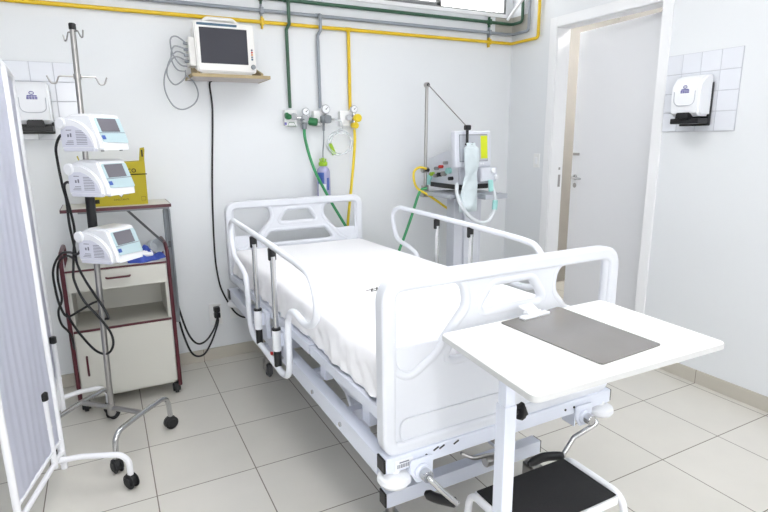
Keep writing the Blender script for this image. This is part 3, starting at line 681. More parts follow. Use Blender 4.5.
# mattress and sheet
m = MB(); m.box((.735, 1.425, .7225), (1.655, 3.585, .848), .03, 4); tag(tilt(m.build('mattress', MATTR)), 'thin hospital mattress under the white sheet on the bed', 'mattress')
def sheet():
    X0, X1, Y0, Y1, Z0, Z1 = .722, 1.668, 1.412, 3.59, .728, .868
    b = bmesh.new(); nx, ny, nz = 56, 130, 14; rad = .035
    grid = {}
    def key(p): return (round(p[0], 5), round(p[1], 5), round(p[2], 5))
    def vert(x, y, z):
        k = key((x, y, z))
        if k in grid: return grid[k]
        q = V((x, y, z)); c = V((min(max(x, X0 + rad), X1 - rad), min(max(y, Y0 + rad), Y1 - rad), min(z, Z1 - rad)))
        d = q - c
        n = d.normalized() if d.length > 1e-7 else V((0, 0, 1))
        if d.length > 1e-7:
            mxd = max(abs(d.x), abs(d.y), abs(d.z)); q = c + n * (mxd if mxd > 0 else 0)
        else: q = V((x, y, Z1))
        side = 1 - max(0, n.z)
        low = max(0, (Z1 - q.z) / (Z1 - Z0))
        along = q.y if abs(n.x) > abs(n.y) else q.x
        wv = .010 * noise.noise(V((along * 9 + q.z * 10, q.z * 5, 1.3))) + .008 * noise.noise(V((along * 21 - q.z * 16, q.z * 9, 4.1))) + .004 * noise.noise(V((along * 45, q.z * 30, 7)))
        q = q + n * (.004 + side * (wv * (.5 + low) + .012 * low))
        q.z += (1 - side) * .0022 * noise.noise(V((q.x * 5, q.y * 4, 0)))
        if low > .9: q.z += .012 * noise.noise(V((along * 6, 3, 9)))
        grid[k] = b.verts.new(q); return grid[k]
    def lerp(a, c, t): return a + (c - a) * t
    def face(P, nu, nv):
        for i in range(nu):
            for j in range(nv):
                vs = [vert(*P(i / nu, j / nv)), vert(*P((i + 1) / nu, j / nv)), vert(*P((i + 1) / nu, (j + 1) / nv)), vert(*P(i / nu, (j + 1) / nv))]
                if len(set(vs)) == 4: b.faces.new(vs)
    face(lambda u, v: (lerp(X0, X1, u), lerp(Y0, Y1, v), Z1), nx, ny)
    face(lambda u, v: (X0, lerp(Y1, Y0, v), lerp(Z0, Z1, u)), nz, ny)
    face(lambda u, v: (X1, lerp(Y0, Y1, v), lerp(Z0, Z1, u)), nz, ny)
    face(lambda u, v: (lerp(X0, X1, u), Y0, lerp(Z0, Z1, v)), nx, nz)
    face(lambda u, v: (lerp(X1, X0, u), Y1, lerp(Z0, Z1, v)), nx, nz)
    bmesh.ops.recalc_face_normals(b, faces=b.faces)
    return MB().merge(b)
sh = tag(tilt(sheet().build('bed_sheet', SHEET)), 'white wrinkled cotton sheet spread over the mattress', 'sheet')
for p in sh.data.polygons: p.use_smooth = True
m = MB(); zz = .8735 + tilt_z(2.17)
for a, b in (((1.03, 2.17), (1.125, 2.185)), ((1.045, 2.145), (1.07, 2.19)), ((1.075, 2.15), (1.10, 2.20)), ((1.05, 2.15), (1.085, 2.152)), ((1.10, 2.16), (1.118, 2.163))):
    m.bar([(a[0], a[1], zz), (b[0], b[1], zz)], .006, .001)
m.build('printed_mark', INK, sh, False)

# ------------------------------------------------------------------ overbed table, clipboard
t = thing('overbed_table', (.93, 1.06, 0), 'white overbed table on a single post at the foot of the bed', 'table')
top = f2([(.815, .838), (1.522, .825), (1.545, 1.287), (.852, 1.279)], .022, 6)
m = MB(); m.prism(top, (0, 0, .978), (1, 0, 0), (0, 1, 0), (0, 0, .020), .002); tt = m.build('tabletop', TABLEW, t)
m = MB(); n_ = len(top); b = bmesh.new(); cx_ = sum(p[0] for p in top) / n_; cy_ = sum(p[1] for p in top) / n_
A = []; 
for p in top:
    d = V((p[0] - cx_, p[1] - cy_, 0)).normalized() * .0012
    A.append((b.verts.new((p[0] + d.x, p[1] + d.y, .980)), b.verts.new((p[0] + d.x, p[1] + d.y, .996))))
for i in range(n_): b.faces.new((A[i][0], A[(i + 1) % n_][0], A[(i + 1) % n_][1], A[i][1]))
m.merge(b); m.build('edge_band', TEDGE, tt)
PX, PYY = .928, 1.06
m = MB(); m.box((PX - .017, PYY - .017, .55), (PX + .017, PYY + .017, .965), .003); m.box((PX - .03, PYY - .16, .955), (PX + .03, PYY + .16, .978), .003); m.box((PX, PYY - .02, .955), (PX + .45, PYY + .02, .978), .003); m.build('inner_post', PAINT, t)
m = MB(); m.box((PX - .021, PYY - .021, .07), (PX + .021, PYY + .021, .85), .004); m.build('outer_post', PAINT, t)
m = MB(); m.cyl((PX + .02, PYY, .815), (PX + .045, PYY, .815), .008); m.lathe([(.001, 0), (.012, 0), (.022, .006), (.024, .015), (.016, .022), (.001, .023)], (PX + .04, PYY, .815), (1, 0, -.3), 10); m.bar([(PX + .05, PYY, .835), (PX + .068, PYY, .795)], .022, .014, up=(0, 1, 0)); m.build('locking_knob', BLACKP, t)
m = MB(); m.box((PX - .02, .845, .055), (PX + .02, 1.275, .095), .005)
for y in (.865, 1.20): m.box((PX, y - .02, .055), (PX + .60, y + .02, .09), .005)
bs = m.build('base', PAINT, t)
for x, y in ((PX, .865), (PX, 1.255), (PX + .575, .865), (PX + .575, 1.20)):
    m = MB(); m.cyl((x - .012, y, .027), (x + .012, y, .027), .027, 20, bev=.006); m.cyl((x, y, .03), (x, y, .058), .014); m.build('caster', BLACK, t)
t = thing('clipboard', (1.205, 1.09, .998), 'grey smoked clipboard lying on the white overbed table', 'clipboard')
cbp = f2([(1.086, .884), (1.342, .899), (1.345, 1.292), (1.066, 1.264)], .012, 5)
m = MB(); m.prism(cbp, (0, 0, .9985), (1, 0, 0), (0, 1, 0), (0, 0, .0035), .0006); m.build('board', ACRYL, t)
m = MB(); M = Matrix.Translation((1.20, 1.256, 1.002)) @ Matrix.Rotation(R(5), 4, 'Z')
m.box((-.06, -.016, 0), (.06, .010, .009), .003, M=M); m.prism([(-.022, 0), (.022, 0), (.032, .045), (-.032, .045)], (0, 0, .012), (1, 0, 0), (0, .95, .3), (0, -.002, .005), .001, M=M); m.cyl((-.03, .002, .012), (.03, .002, .012), .006, 12, M=M); m.box((-.03, .0, .008), (.03, .02, .016), .003, M=M); m.build('clip', WHITE_PL, t)
# ------------------------------------------------------------------ step stool
t = thing('step_stool', (1.21, 1.17, 0), 'white tube step stool with black mat behind the overbed table post', 'step stool')
sx0, sx1, sy0, sy1, sz = 1.012, 1.412, 1.05, 1.288, .40
m = MB(); m.box((sx0, sy0, sz - .006), (sx1, sy1, sz), .002); m.build('rubber_mat', MATBLK, t)
m = MB(); m.box((sx0 - .004, sy0 - .006, sz - .022), (sx1 + .004, sy1 + .006, sz - .006), .002)
m.box((sx0, sy0 - .008, sz - .034), (sx1, sy0 - .004, sz - .004), .001); m.build('step_plate', SCREENP, t)
for x, s in ((sx0 - .018, -1), (sx1 + .018, 1)):
    m = MB(); m.tube(fillet([(x + s * .02, sy0 - .05, .012), (x, sy0 - .012, sz - .006), (x, sy1 + .012, sz - .006), (x + s * .02, sy1 + .03, .012)], .055, k=10), .0125); fr = m.build('leg_frame', SCREENP, t)
    for y in (sy0 - .05, sy1 + .03): MB().cyl((x + s * .02, y, 0), (x + s * .019, y, .035), .0165, 14, bev=.003).build('foot_cap', BLACK, fr)
m = MB(); m.cyl((sx0 - .03, sy0 - .028, .18), (sx1 + .03, sy0 - .028, .18), .010); m.cyl((sx0 - .03, sy1 + .02, .18), (sx1 + .03, sy1 + .02, .18), .010); m.build('stretcher', SCREENP, t)

# ------------------------------------------------------------------ ventilator
VX, VY = 2.38, 3.30
t = thing('ventilator', (VX, VY + .05, 0), 'white lung ventilator with yellow and grey display on a wheeled column', 'ventilator')
m = MB(); m.box((2.285, 3.27, .10), (2.365, 3.37, 1.15), .006); m.box((2.365, 3.25, .10), (2.50, 3.39, 1.15), .01); m.box((2.50, 3.27, .10), (2.535, 3.37, 1.15), .006); m.build('column', VENTB, t)
m = MB(); m.bar([(2.13, 3.1, .10), (2.66, 3.56, .10)], .07, .05); m.bar([(2.66, 3.1, .10), (2.13, 3.56, .10)], .07, .05); bs = m.build('base', VENTB, t)
for x, y in ((2.13, 3.1), (2.66, 3.1), (2.13, 3.56), (2.66, 3.56)):
    m = MB(); m.cyl((x - .015, y, .037), (x + .015, y, .037), .037, 20, bev=.008); m.cyl((x, y, .04), (x, y, .085), .014); m.build('caster', BLACK, t)
m = MB(); m.box((2.16, 3.14, 1.145), (2.58, 3.48, 1.175), .006); m.box((2.40, 3.05, 1.135), (2.60, 3.14, 1.17), .004); m.build('tray', mat('light_grey_tray', (186, 190, 198), .4, .3, noise_amt=.05), t)
m = MB(); m.prism(f2([(3.19, 1.235), (3.62, 1.235), (3.62, 1.41), (3.5, 1.44), (3.19, 1.52)], .015, 4), (2.265, 0, 0), (0, 1, 0), (0, 0, 1), (.28, 0, 0), .008); bdv = m.build('body', VENTB, t)
m = MB(); m.box((2.27, 3.2, 1.20), (2.54, 3.58, 1.236), .004); m.build('dark_underside', BLACKP, t)
DMx = Matrix.Translation((2.36, 3.165, 1.36)) @ Matrix.Rotation(R(4), 4, 'Z') @ Matrix.Rotation(R(-4), 4, 'X')
m = MB(); m.box((-.165, -.022, 0), (.165, .03, .255), .012, 3, M=DMx); dp = m.build('display_unit', VENTB, t)
m = MB(); m.box((-.125, -.0245, .045), (.125, -.0215, .225), .001, M=DMx); m.build('screen', GSCREEN, dp)
m = MB(); m.box((-.13, -.0235, .040), (.13, -.0205, .231), .001, M=DMx); m.build('screen_bezel', GALV, dp)
m = MB(); m.box((.064, -.0262, .060), (.126, -.0243, .22), .0005, M=DMx); m.build('yellow_readout', YSCREEN, dp)
m = MB()
for p in ((0, .13), (-.006, .15)): m.tube([V((p[0] + .02 * math.cos(a), -.0255, p[1] + .02 * math.sin(a))) for a in [i * math.pi / 6 for i in range(12)]], .0016, 6, closed=True, M=DMx)
m.build('dial_readout', LIME, dp)
m = MB()
for k in range(9): m.cyl((-.09 + k * .022, -.026, .024), (-.09 + k * .022, -.02, .024), .006, 10, M=DMx)
m.build('key_row', WHITE_PL, dp)
m = MB(); m.box((2.40, 3.105, 1.255), (2.545, 3.19, 1.36), .015, 3); cn = m.build('control_block', VENTB, t)
for p in ((2.50, 1.335), (2.525, 1.29)): MB().cyl((p[0], 3.085, p[1]), (p[0], 3.11, p[1]), .017, 16, bev=.003).build('control_knob', WHITE_PL, cn)
for y, z, r_, mm in ((3.30, 1.335, .022, AQUA), (3.36, 1.31, .018, STEEL), (3.42, 1.30, .016, BLACKP), (3.27, 1.28, .014, BLACKP), (3.47, 1.29, .014, STEEL), (3.52, 1.30, .015, LIME), (3.40, 1.36, .012, RED), (3.34, 1.39, .012, STEEL), (3.46, 1.345, .012, GALV)):
    MB().cyl((2.23, y, z), (2.268, y, z), r_, 16, bev=.003).build('gas_port', mm, bdv)
m = MB(); m.tube(fillet([(2.25, 3.56, 1.27), (2.22, 3.54, 1.27), (2.22, 3.54, 1.22)], .02), .024); m.build('elbow_fitting', AQUA, t)
# mast and support arm
mx, my_ = 2.172, 3.50
m = MB(); m.cyl((mx, my_, 1.13), (mx + .012, my_, 1.95), .0125, 14); m.cyl((mx + .012, my_ - .018, 1.95), (mx + .012, my_ + .018, 1.95), .019, bev=.004); ms = m.build('mast', STEEL, t)
m = MB(); m.box((mx - .03, my_ - .03, 1.13), (mx + .10, my_ + .03, 1.17), .006); m.box((mx - .022, my_ - .022, 1.16), (mx + .022, my_ + .022, 1.22), .005); m.build('mast_clamp', STEEL, ms); MB().cyl((mx - .03, my_, 1.335), (mx + .03, my_, 1.335), .022, bev=.005).build('mast_clamp', STEEL, ms)
m = MB(); m.cyl((mx + .012, my_ - .022, 1.95), (mx + .012, my_ - .012, 1.95), .011); m.cyl((mx, my_ - .05, 1.335), (mx, my_ - .02, 1.335), .013, bev=.003); m.build('clamp_screw', BLACKP, ms)
tip = V((2.262, 3.10, 1.642))
MB().tube([(mx + .012, my_ - .02, 1.95), tip], .004, 8).build('support_arm', STEEL, ms)
m = MB(); m.box((2.245, 3.08, 1.62), (2.285, 3.12, 1.655), .008); m.cyl((2.265, 3.10, 1.53), (2.264, 3.10, 1.63), .010, bev=.002); m.tube(spline([(2.25, 3.10, 1.53), (2.275, 3.09, 1.515), (2.30, 3.09, 1.53), (2.32, 3.09, 1.525)], 4), .008); m.build('hanger_clamp', BLACKP, ms)
def bag():
    b = bmesh.new(); n1, n2 = 26, 22; rows = []
    for i in range(n1 + 1):
        f = i / n1; z = 1.535 - f * .48; wd = .062 * (1 - .2 * math.exp(-((f - .45) / .10) ** 2)) + .028 * max(0, f - .45) ; dp_ = .020 + .012 * math.sin(f * 9); ring = []
        if f < .04: wd *= .6; dp_ *= .5
        if f > .97: dp_ *= .3
        cxx = 2.285 + .012 * math.sin(f * 5)
        for j in range(n2):
            a = 2 * math.pi * j / n2
            q = V((cxx + wd * math.cos(a), 3.085 + dp_ * math.sin(a), z)); q += V((.6, 1, 0)) * .014 * noise.noise(q * 24) + V((.5, .6, 0)) * .008 * noise.noise(q * 60)
            ring.append(b.verts.new(q))
        rows.append(ring)
    for A, B in zip(rows, rows[1:]):
        for j in range(n2): b.faces.new((A[j], A[(j + 1) % n2], B[(j + 1) % n2], B[j]))
    b.faces.new(rows[0]); b.faces.new(rows[-1][::-1]); bmesh.ops.recalc_face_normals(b, faces=b.faces)
    return MB().merge(b)
tag(bag().build('breathing_circuit_bag', BAGM), 'crumpled pale blue plastic bag hanging from the ventilator arm', 'bag')
m = MB(); m.tube(spline([(2.22, 3.15, 1.25), (2.19, 3.10, 1.18), (2.21, 3.05, 1.08), (2.29, 3.03, 1.0), (2.40, 3.03, .98), (2.47, 3.04, 1.05), (2.485, 3.05, 1.15), (2.475, 3.09, 1.25)], 7), .014, 10); o = tag(m.build('breathing_tube', FROST), 'pale breathing tube looping under the bag at the ventilator', 'tube')
m = MB(); m.cyl((2.465, 3.07, 1.19), (2.47, 3.09, 1.27), .018, 14, bev=.003); m.cyl((2.478, 3.045, 1.06), (2.484, 3.045, 1.13), .019, 14, bev=.003); m.build('coupling', AQUA, o)
hose('ventilator_oxygen_hose', [(2.172, 3.47, 1.20), (2.119, 3.49, 1.17), (2.058, 3.5, .999), (1.996, 3.5, .85), (1.934, 3.5, .708), (1.90, 3.55, .5), (1.90, 3.62, .2), (1.92, 3.66, .03), (2.0, 3.68, .0105), (2.2, 3.70, .0105)], .0105, GHOSE, 'green hose hanging from the ventilator mast beside the bed rail')
hose('ventilator_air_hose', [(2.16, 3.46, 1.345), (2.11, 3.48, 1.355), (2.075, 3.5, 1.322), (2.078, 3.5, 1.25), (2.11, 3.5, 1.195), (2.164, 3.45, 1.152), (2.27, 3.40, 1.07), (2.368, 3.37, .98), (2.40, 3.42, .80)], .009, YHOSE, 'yellow hose curling from the mast in front of the ventilator')

# ------------------------------------------------------------------ bedside cabinet
CX0, CX1, CY0, CY1, CZ = -.245, .283, 3.395, 3.80, .868
t = thing('bedside_cabinet', ((CX0 + CX1) / 2, 3.6, 0), 'ivory bedside cabinet with maroon tubes and a raised tray', 'cabinet')
m = MB(); m.box((CX0, CY0 + .016, .08), (CX0 + .016, CY1, CZ - .012)); m.box((CX1 - .016, CY0 + .016, .08), (CX1, CY1, CZ - .012)); m.box((CX0, CY1 - .01, .08), (CX1, CY1, CZ - .012)); m.box((CX0, CY0 + .016, .08), (CX1, CY1, .096)); m.build('carcass', LAMIN, t, False)
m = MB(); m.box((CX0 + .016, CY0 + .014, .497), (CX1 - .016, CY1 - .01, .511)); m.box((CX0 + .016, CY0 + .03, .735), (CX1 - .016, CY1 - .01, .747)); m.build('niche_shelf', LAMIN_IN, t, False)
m = MB(); m.box((CX0 - .002, CY0 + .002, CZ - .014), (CX1 + .002, CY1, CZ), .002); m.build('cabinet_top', LAMIN, t, False)
m = MB(); m.box((CX0 - .001, CY0 - .002, CZ - .012), (CX1 + .001, CY0 + .003, CZ - .001)); m.build('edge_trim', MAROON, t, False)
m = MB(); m.box((CX0, CY0, .498), (CX1, CY0 + .014, .509)); m.build('edge_trim', MAROON, t, False)
m = MB(); m.box((CX0 + .003, CY0, .738), (CX1 - .003, CY0 + .016, CZ - .014), .002); dw = m.build('drawer', LAMIN, t, False)
m = MB(); m.tube(fillet([(-.045, CY0, .805), (-.04, CY0 - .02, .805), (.075, CY0 - .02, .805), (.08, CY0, .805)], .01), .006, 8); m.build('drawer_handle', MAROON, dw)
m = MB(); m.box((CX0 + .003, CY0, .096), (CX1 - .003, CY0 + .016, .496), .002); dr_ = m.build('door', LAMIN, t, False)
m = MB(); m.tube(fillet([(CX0 + .05, CY0, .235), (CX0 + .05, CY0 - .02, .24), (CX0 + .05, CY0 - .02, .345), (CX0 + .05, CY0, .35)], .01), .006, 8); m.build('door_handle', MAROON, dr_)
for x in (CX0 - .013, CX1 + .013):
    m = MB(); m.tube(fillet([(x, CY0 + .005, .06), (x, CY0 + .005, .925), (x, CY0 + .10, .955), (x, CY1 - .02, .955), (x, CY1 - .02, .06)], .06, k=8), .0115); m.build('side_tube', MAROON, t)
for x in (CX0 + .012, CX1 - .008):
    for y in (CY0 + .035, CY1 - .05):
        m = MB(); m.cyl((x - .022, y, .038), (x + .022, y, .038), .038, 20, bev=.012); m.cyl((x, y, .04), (x, y, .082), .013); m.build('caster', BLACK, t)
# raised overbed tray of the cabinet
m = MB(); m.box((-.228, 3.452, 1.185), (.344, 3.76, 1.2035), .003); ty = m.build('tray', LAMIN, t, False)
m = MB(); m.box((-.231, 3.449, 1.184), (.347, 3.454, 1.2025)); m.box((.343, 3.449, 1.184), (.348, 3.76, 1.2025)); m.box((-.232, 3.449, 1.184), (-.227, 3.76, 1.2025)); m.build('tray_edge', MAROON, ty, False)
m = MB(); m.box((.322, 3.56, .42), (.348, 3.60, 1.16), .004); m.tube(fillet([(.312, 3.54, .93), (.312, 3.54, 1.165), (.34, 3.54, 1.165), (.34, 3.54, .50)], .02), .008); m.box((-.15, 3.53, 1.165), (.345, 3.60, 1.185), .003); m.build('tray_post', GALV, t)
m = MB(); m.bar([(.10, 3.545, 1.18), (.305, 3.545, .94)], .014, .012, up=(0, 1, 0)); m.box((.295, 3.535, .92), (.335, 3.555, .96), .005); m.build('tray_brace', mat('dark_grey_metal', (84, 86, 90), .5, .5, noise_amt=.1), t)
# things on the cabinet
m = MB(); b = bmesh.new(); bmesh.ops.create_grid(b, x_segments=36, y_segments=24, size=1)
for v in b.verts:
    x, y = v.co.x, v.co.y
    e = max(0, 1 - max(abs(x), abs(y)) ** 4)
    x, y = x * math.sqrt(1 - y * y / 2), y * math.sqrt(1 - x * x / 2); rr_ = math.hypot(x, y); e = max(0, 1 - rr_ ** 3); a_ = math.atan2(y, x); k_ = 1 + .16 * math.sin(3 * a_ + 1) + .09 * math.sin(7 * a_)
    v.co = V((.165 + x * .105 * k_, 3.49 + y * .075 * k_, CZ + .006 + e * (.05 + .055 * noise.noise(V((x * 2.5, y * 2.5, 0))) + .03 * abs(noise.noise(V((x * 5, y * 5, 3)))))))
ex = bmesh.ops.extrude_face_region(b, geom=list(b.faces)); 
for v in [g for g in ex['geom'] if isinstance(g, bmesh.types.BMVert)]: v.co.z = CZ + .001
bmesh.ops.recalc_face_normals(b, faces=b.faces); m.merge(b)
o = tag(m.build('wrapped_bundle', BLUECLOTH), 'crumpled blue wrapped bundle lying on the cabinet top', 'bundle')
m = MB(); m.box((-.035, -.02, -.012), (.035, .02, .012), .008, M=Matrix.Translation((.185, 3.455, CZ + .045)) @ Matrix.Rotation(R(35), 4, (1, .3, .4))); m.build('white_tape', WHITE_PL, o)
M = Matrix.Translation((.25, 3.60, CZ + .038)) @ Matrix.Rotation(R(62), 4, (0.8, .5, 0))
m = MB(); m.lathe([(.001, -.05), (.03, -.048), (.042, -.03), (.046, 0), (.046, .04), (.043, .04), (.042, .0), (.03, -.035), (.001, -.04)], (0, 0, 0), M=Matrix.Translation((.245, 3.605, CZ + .055)) @ Matrix.Rotation(R(75), 4, (1, .4, 0)))
tag(m.build('plastic_cup', FROST), 'clear plastic cup lying beside the blue bundle', 'cup')
# yellow sharps box
bx0, bx1, by0, by1, bz0, bz1 = -.108, .226, 3.50, 3.68, 1.2045, 1.452
t = thing('sharps_box', ((bx0 + bx1) / 2, 3.59, bz0), 'yellow cardboard sharps box with black print on the raised tray', 'box')
m = MB(); m.prism([(bx0 + .012, bz0), (bx1, bz0), (bx1 + .004, bz1 + .005), (bx0, bz1 - .012)], (0, by0, 0), (1, 0, 0), (0, 0, 1), (0, by1 - by0, 0), .002); bb = m.build('carton', CARD, t, False)
m = MB(); m.prism([(0, 0), (.03, 0), (.036, .085), (.012, .08)], (bx1 - .025, by0 + .03, bz1), (1, 0, 0), (0, 0, 1), (0, .006, 0)); m.prism([(0, 0), (.10, 0), (.09, .075), (.01, .075)], (bx1 - .002, by0 + .03, bz1), (0, 1, 0), (.15, 0, 1), (.004, 0, 0)); m.build('flap', CARD, t, False)
m = MB(); m.prism([(0, 0), (.10, 0), (.09, .055), (.01, .055)], (bx0 + .004, by0 + .03, bz1 - .015), (0, 1, 0), (-.25, 0, 1), (.004, 0, 0)); m.build('flap', CARD, t, False)
m = MB(); m.box((bx1 - .008, by0 + .0295, bz1 + .03), (bx1 + .0, by0 + .0275, bz1 + .07)); m.build('flap_print', INK, t, False)
FMx = basis((0, by0 - .0005, 0), (1, 0, 0), (0, 0, 1))
link_mesh('lettering', text_mesh('ico', .05, Matrix.Translation((.150, by0 - .0008, 1.408)) @ FMx.to_3x3().to_4x4()), INK, t)
link_mesh('lettering', text_mesh('INFECTANTE', .014, Matrix.Translation((.085, by0 - .0008, 1.238)) @ FMx.to_3x3().to_4x4()), INK, t)
m = MB()
for k in range(9): m.box((.122 + k * .0115, by0 - .0012, 1.379), (.135 + k * .0115 + .008, by0, 1.385))
m.tube([(.193, by0, 1.228), (.216, by0, 1.228), (.216, by0, 1.25), (.193, by0, 1.25)], .0012, 6, closed=True)
m.box((-.075, by0 - .0012, 1.222), (-.03, by0, 1.245)); m.build('carton_print', INK, t, False)
m = MB(); m.prism([(0, 0), (.04, .045), (-.04, .045)], (.085, by0 - .001, 1.252), (1, 0, 0), (0, 0, 1), (0, .001, 0)); hz = m.build('warning_diamond', WHITE_PL, t, False)
m = MB(); m.tube([(.085, by0 - .001, 1.252), (.125, by0 - .001, 1.297), (.085, by0 - .001, 1.342), (.045, by0 - .001, 1.297)], .002, 6, closed=True); m.build('diamond_outline', INK, hz, False)

# ------------------------------------------------------------------ infusion stand and pumps
SX, SY = -.092, 2.965
t = thing('infusion_stand', (SX, SY, 0), 'chrome wheeled infusion stand with hooks carrying three pumps', 'stand')
def px_(z): return SX + .045 * (z - .15) / 1.95
m = MB(); m.cyl((px_(.16), SY, .16), (px_(1.22), SY, 1.22), .014, 18); m.build('lower_pole', STEEL, t)
m = MB(); m.cyl((px_(1.2), SY, 1.2), (px_(2.08), SY, 2.08), .0125, 18); m.build('upper_pole', STEEL, t)
m = MB(); m.cyl((px_(2.07), SY, 2.07), (px_(2.10), SY, 2.10), .0155, 14, bev=.003); m.build('pole_cap', BLACKP, t)
m = MB(); m.cyl((px_(1.125), SY, 1.125), (px_(1.36), SY, 1.36), .0215, 18, bev=.003); m.build('foam_grip', BLACK, t)
hx = px_(1.865)
m = MB()
for s in (-1, 1): m.tube(fillet([(hx, SY, 1.868), (hx + s * .075, SY, 1.868), (hx + s * .088, SY, 1.835), (hx + s * .108, SY, 1.835), (hx + s * .122, SY, 1.868)], .012), .0035, 8)
m.cyl((hx, SY, 1.855), (hx, SY, 1.88), .0165, bev=.002); m.build('hook_bar', STEEL, t)
hx = px_(2.06)
m = MB()
for s in (-1, 1): m.tube(fillet([(hx, SY, 2.06), (hx + s * .02, SY - s * .03, 2.065), (hx + s * .03, SY - s * .055, 2.035), (hx + s * .038, SY - s * .07, 2.03), (hx + s * .042, SY - s * .085, 2.06)], .01), .0035, 8)
m.build('top_hooks', STEEL, t)
pA1, pA2, pC1, pC2 = V((-.374, 2.948, 0)), V((-.094, 3.258, 0)), V((-.09, 2.669, 0)), V((.19, 2.98, 0))
for a, b in ((pA1, pA2), (pC1, pC2)):
    d = (b - a).normalized()
    m = MB(); m.tube(fillet([a + V((0, 0, .075)), a + d * .01 + V((0, 0, .20)), a + d * .16 + V((0, 0, .205)), b - d * .16 + V((0, 0, .205)), b - d * .01 + V((0, 0, .20)), b + V((0, 0, .075))], .10, k=10), .0135); m.build('arched_foot', CHROME, t)
m = MB(); m.tube([(pA1 + pA2) / 2 + V((0, 0, .205)), (pC1 + pC2) / 2 + V((0, 0, .205))], .0135); m.cyl((SX, SY, .165), (SX, SY, .23), .02, bev=.003); m.build('crossbar', STEEL, t)
def ball_caster(p, parent, rot=0):
    m = MB(); M = Matrix.Translation(V(p)) @ Matrix.Rotation(rot, 4, 'Z')
    m.cyl((-.024, 0, .036), (-.003, 0, .036), .036, 22, bev=.013, M=M); m.cyl((.003, 0, .036), (.024, 0, .036), .036, 22, bev=.013, M=M); m.ell((0, .004, .041), (.025, .034, .033), M=M); m.cyl((0, 0, .045), (0, 0, .085), .009, M=M)
    return m.build('caster', BLACK, parent)
for k, p in enumerate((pA1, pA2, pC1, pC2)): ball_caster(p, t, (.7, 2.2, .4, 1.9)[k])

def make_pump(label):
    w, d, h = .166, .205, .155
    t = thing('infusion_pump', (0, 0, 0), label, 'pump', 'infusion pumps on the stand')
    x0, x1, y0 = -w / 2, w / 2, -d / 2
    prof = [(0, 0), (0, .035), (.044, .150), (.06, .156), (.15, .158), (.185, .145), (.205, .10), (.205, 0)]
    m = MB(); m.prism(prof, (x0, y0, 0), (0, 1, 0), (0, 0, 1), (w, 0, 0), .009, 3); bd = m.build('body', WHITE_PL, t)
    # tilted face: from (y0, .035) to (y0+.03, .15)
    ey = V((0, .044, .115)).normalized(); F_ = basis((0, y0, .035), (1, 0, 0), ey)
    m = MB(); m.prism(f2([(x0 + .012, .000), (x1 - .006, -.006), (x1 - .006, .111), (x0 + .012, .111)], .008, 4), (0, y0, .035), (1, 0, 0), ey, F_.to_3x3().col[2] * .002); fp = m.build('front_panel', TEAL, t)
    m = MB(); m.box((x0 + .026, .047, .001), (x0 + .134, .108, .0035), .0008, M=F_); m.build('display', LCD, fp)
    m = MB(); m.box((x0 + .010, .041, .0015), (x1 - .008, .0435, .003), M=F_); m.build('panel_line', GREYINK, fp)
    m = MB(); m.box((x0 + .014, .012, .001), (x0 + .034, .030, .004), .002, M=F_); m.build('blue_key', BLUE, fp)
    # left door with rounded top, recessed label and round knob
    arc = [(.205 - .02 - .165 * math.sin(a) ** 1.0, .012 + .125 * math.cos(a)) for a in [i * math.pi / 2 / 10 for i in range(11)]]
    door = [(.205, .006), (.205, .13), (.185, .142)] + [(p[0], p[1] + .006) for p in arc[1:]] + [(.018, .006)]
    m = MB(); m.prism(door, (x0 + .002, y0, 0), (0, 1, 0), (0, 0, 1), (-.016, 0, 0), .006, 3); dr = m.build('pump_door', WHITE_PL, t)
    lab = [(.200, .014), (.200, .086), (.172, .104)] + [(.19 - .158 * math.sin(a), .006 + .108 * math.cos(a)) for a in [i * math.pi / 2 / 8 for i in range(2, 8)]] + [(.028, .014)]
    m = MB(); m.prism(lab, (x0 - .0138, y0, 0), (0, 1, 0), (0, 0, 1), (-.0012, 0, 0)); lb = m.build('door_label', LABELP, dr)
    m = MB()
    for k in range(9):
        a0 = .06 + .003 * max(0, k - 4) ** 1.5
        m.box((x0 - .0156, y0 + a0, .026 + k * .007), (x0 - .015, y0 + .118, .0285 + k * .007))
    for k in range(3): m.box((x0 - .0156, y0 + .135, .026 + k * .007), (x0 - .015, y0 + .18 - .006 * k, .0285 + k * .007))
    m.box((x0 - .0156, y0 + .142, .058), (x0 - .015, y0 + .15, .074)); m.box((x0 - .0156, y0 + .156, .058), (x0 - .015, y0 + .165, .070)); m.box((x0 - .0156, y0 + .14, .086), (x0 - .015, y0 + .17, .089)); m.build('label_print', GREYINK, dr)
    m = MB(); m.cyl((x0 - .004, y0 + .192, .118), (x0 - .022, y0 + .192, .118), .026, 24, bev=.004); m.build('door_knob', WHITE_PL, dr)
    m = MB(); m.box((x0 - .016, y0 + .03, -.004), (x0 + .01, y0 + .195, .012), .004); m.build('drip_latch', LABELP, dr)
    for xx in (-.05, .06): MB().cyl((xx, y0 + .03, -.006), (xx, y0 + .03, .002), .007, 10).build('rubber_foot', GALV, t)
    m = MB(); m.box((-.03, d / 2 - .012, .05), (.03, d / 2 + .03, .10), .005); m.build('pole_clamp', BLACKP, t)
    return t
th = R(46)
def pump_loc(cxr, z):
    return (cxr + .083 * math.cos(th) - .1025 * math.sin(th), 2.675 + .083 * math.sin(th) + .1025 * math.cos(th), z)
p1 = make_pump('white infusion pump, topmost of three on the infusion stand'); p1.location = pump_loc(.012, 1.536); p1.rotation_euler = (0, 0, th)
bpy.context.view_layer.update()
dup(p1, pump_loc(.018, 1.336), th, 'white infusion pump in front of the yellow box, middle of three')
dup(p1, pump_loc(.022, 1.028), th, 'white infusion pump below the raised tray, lowest of three')

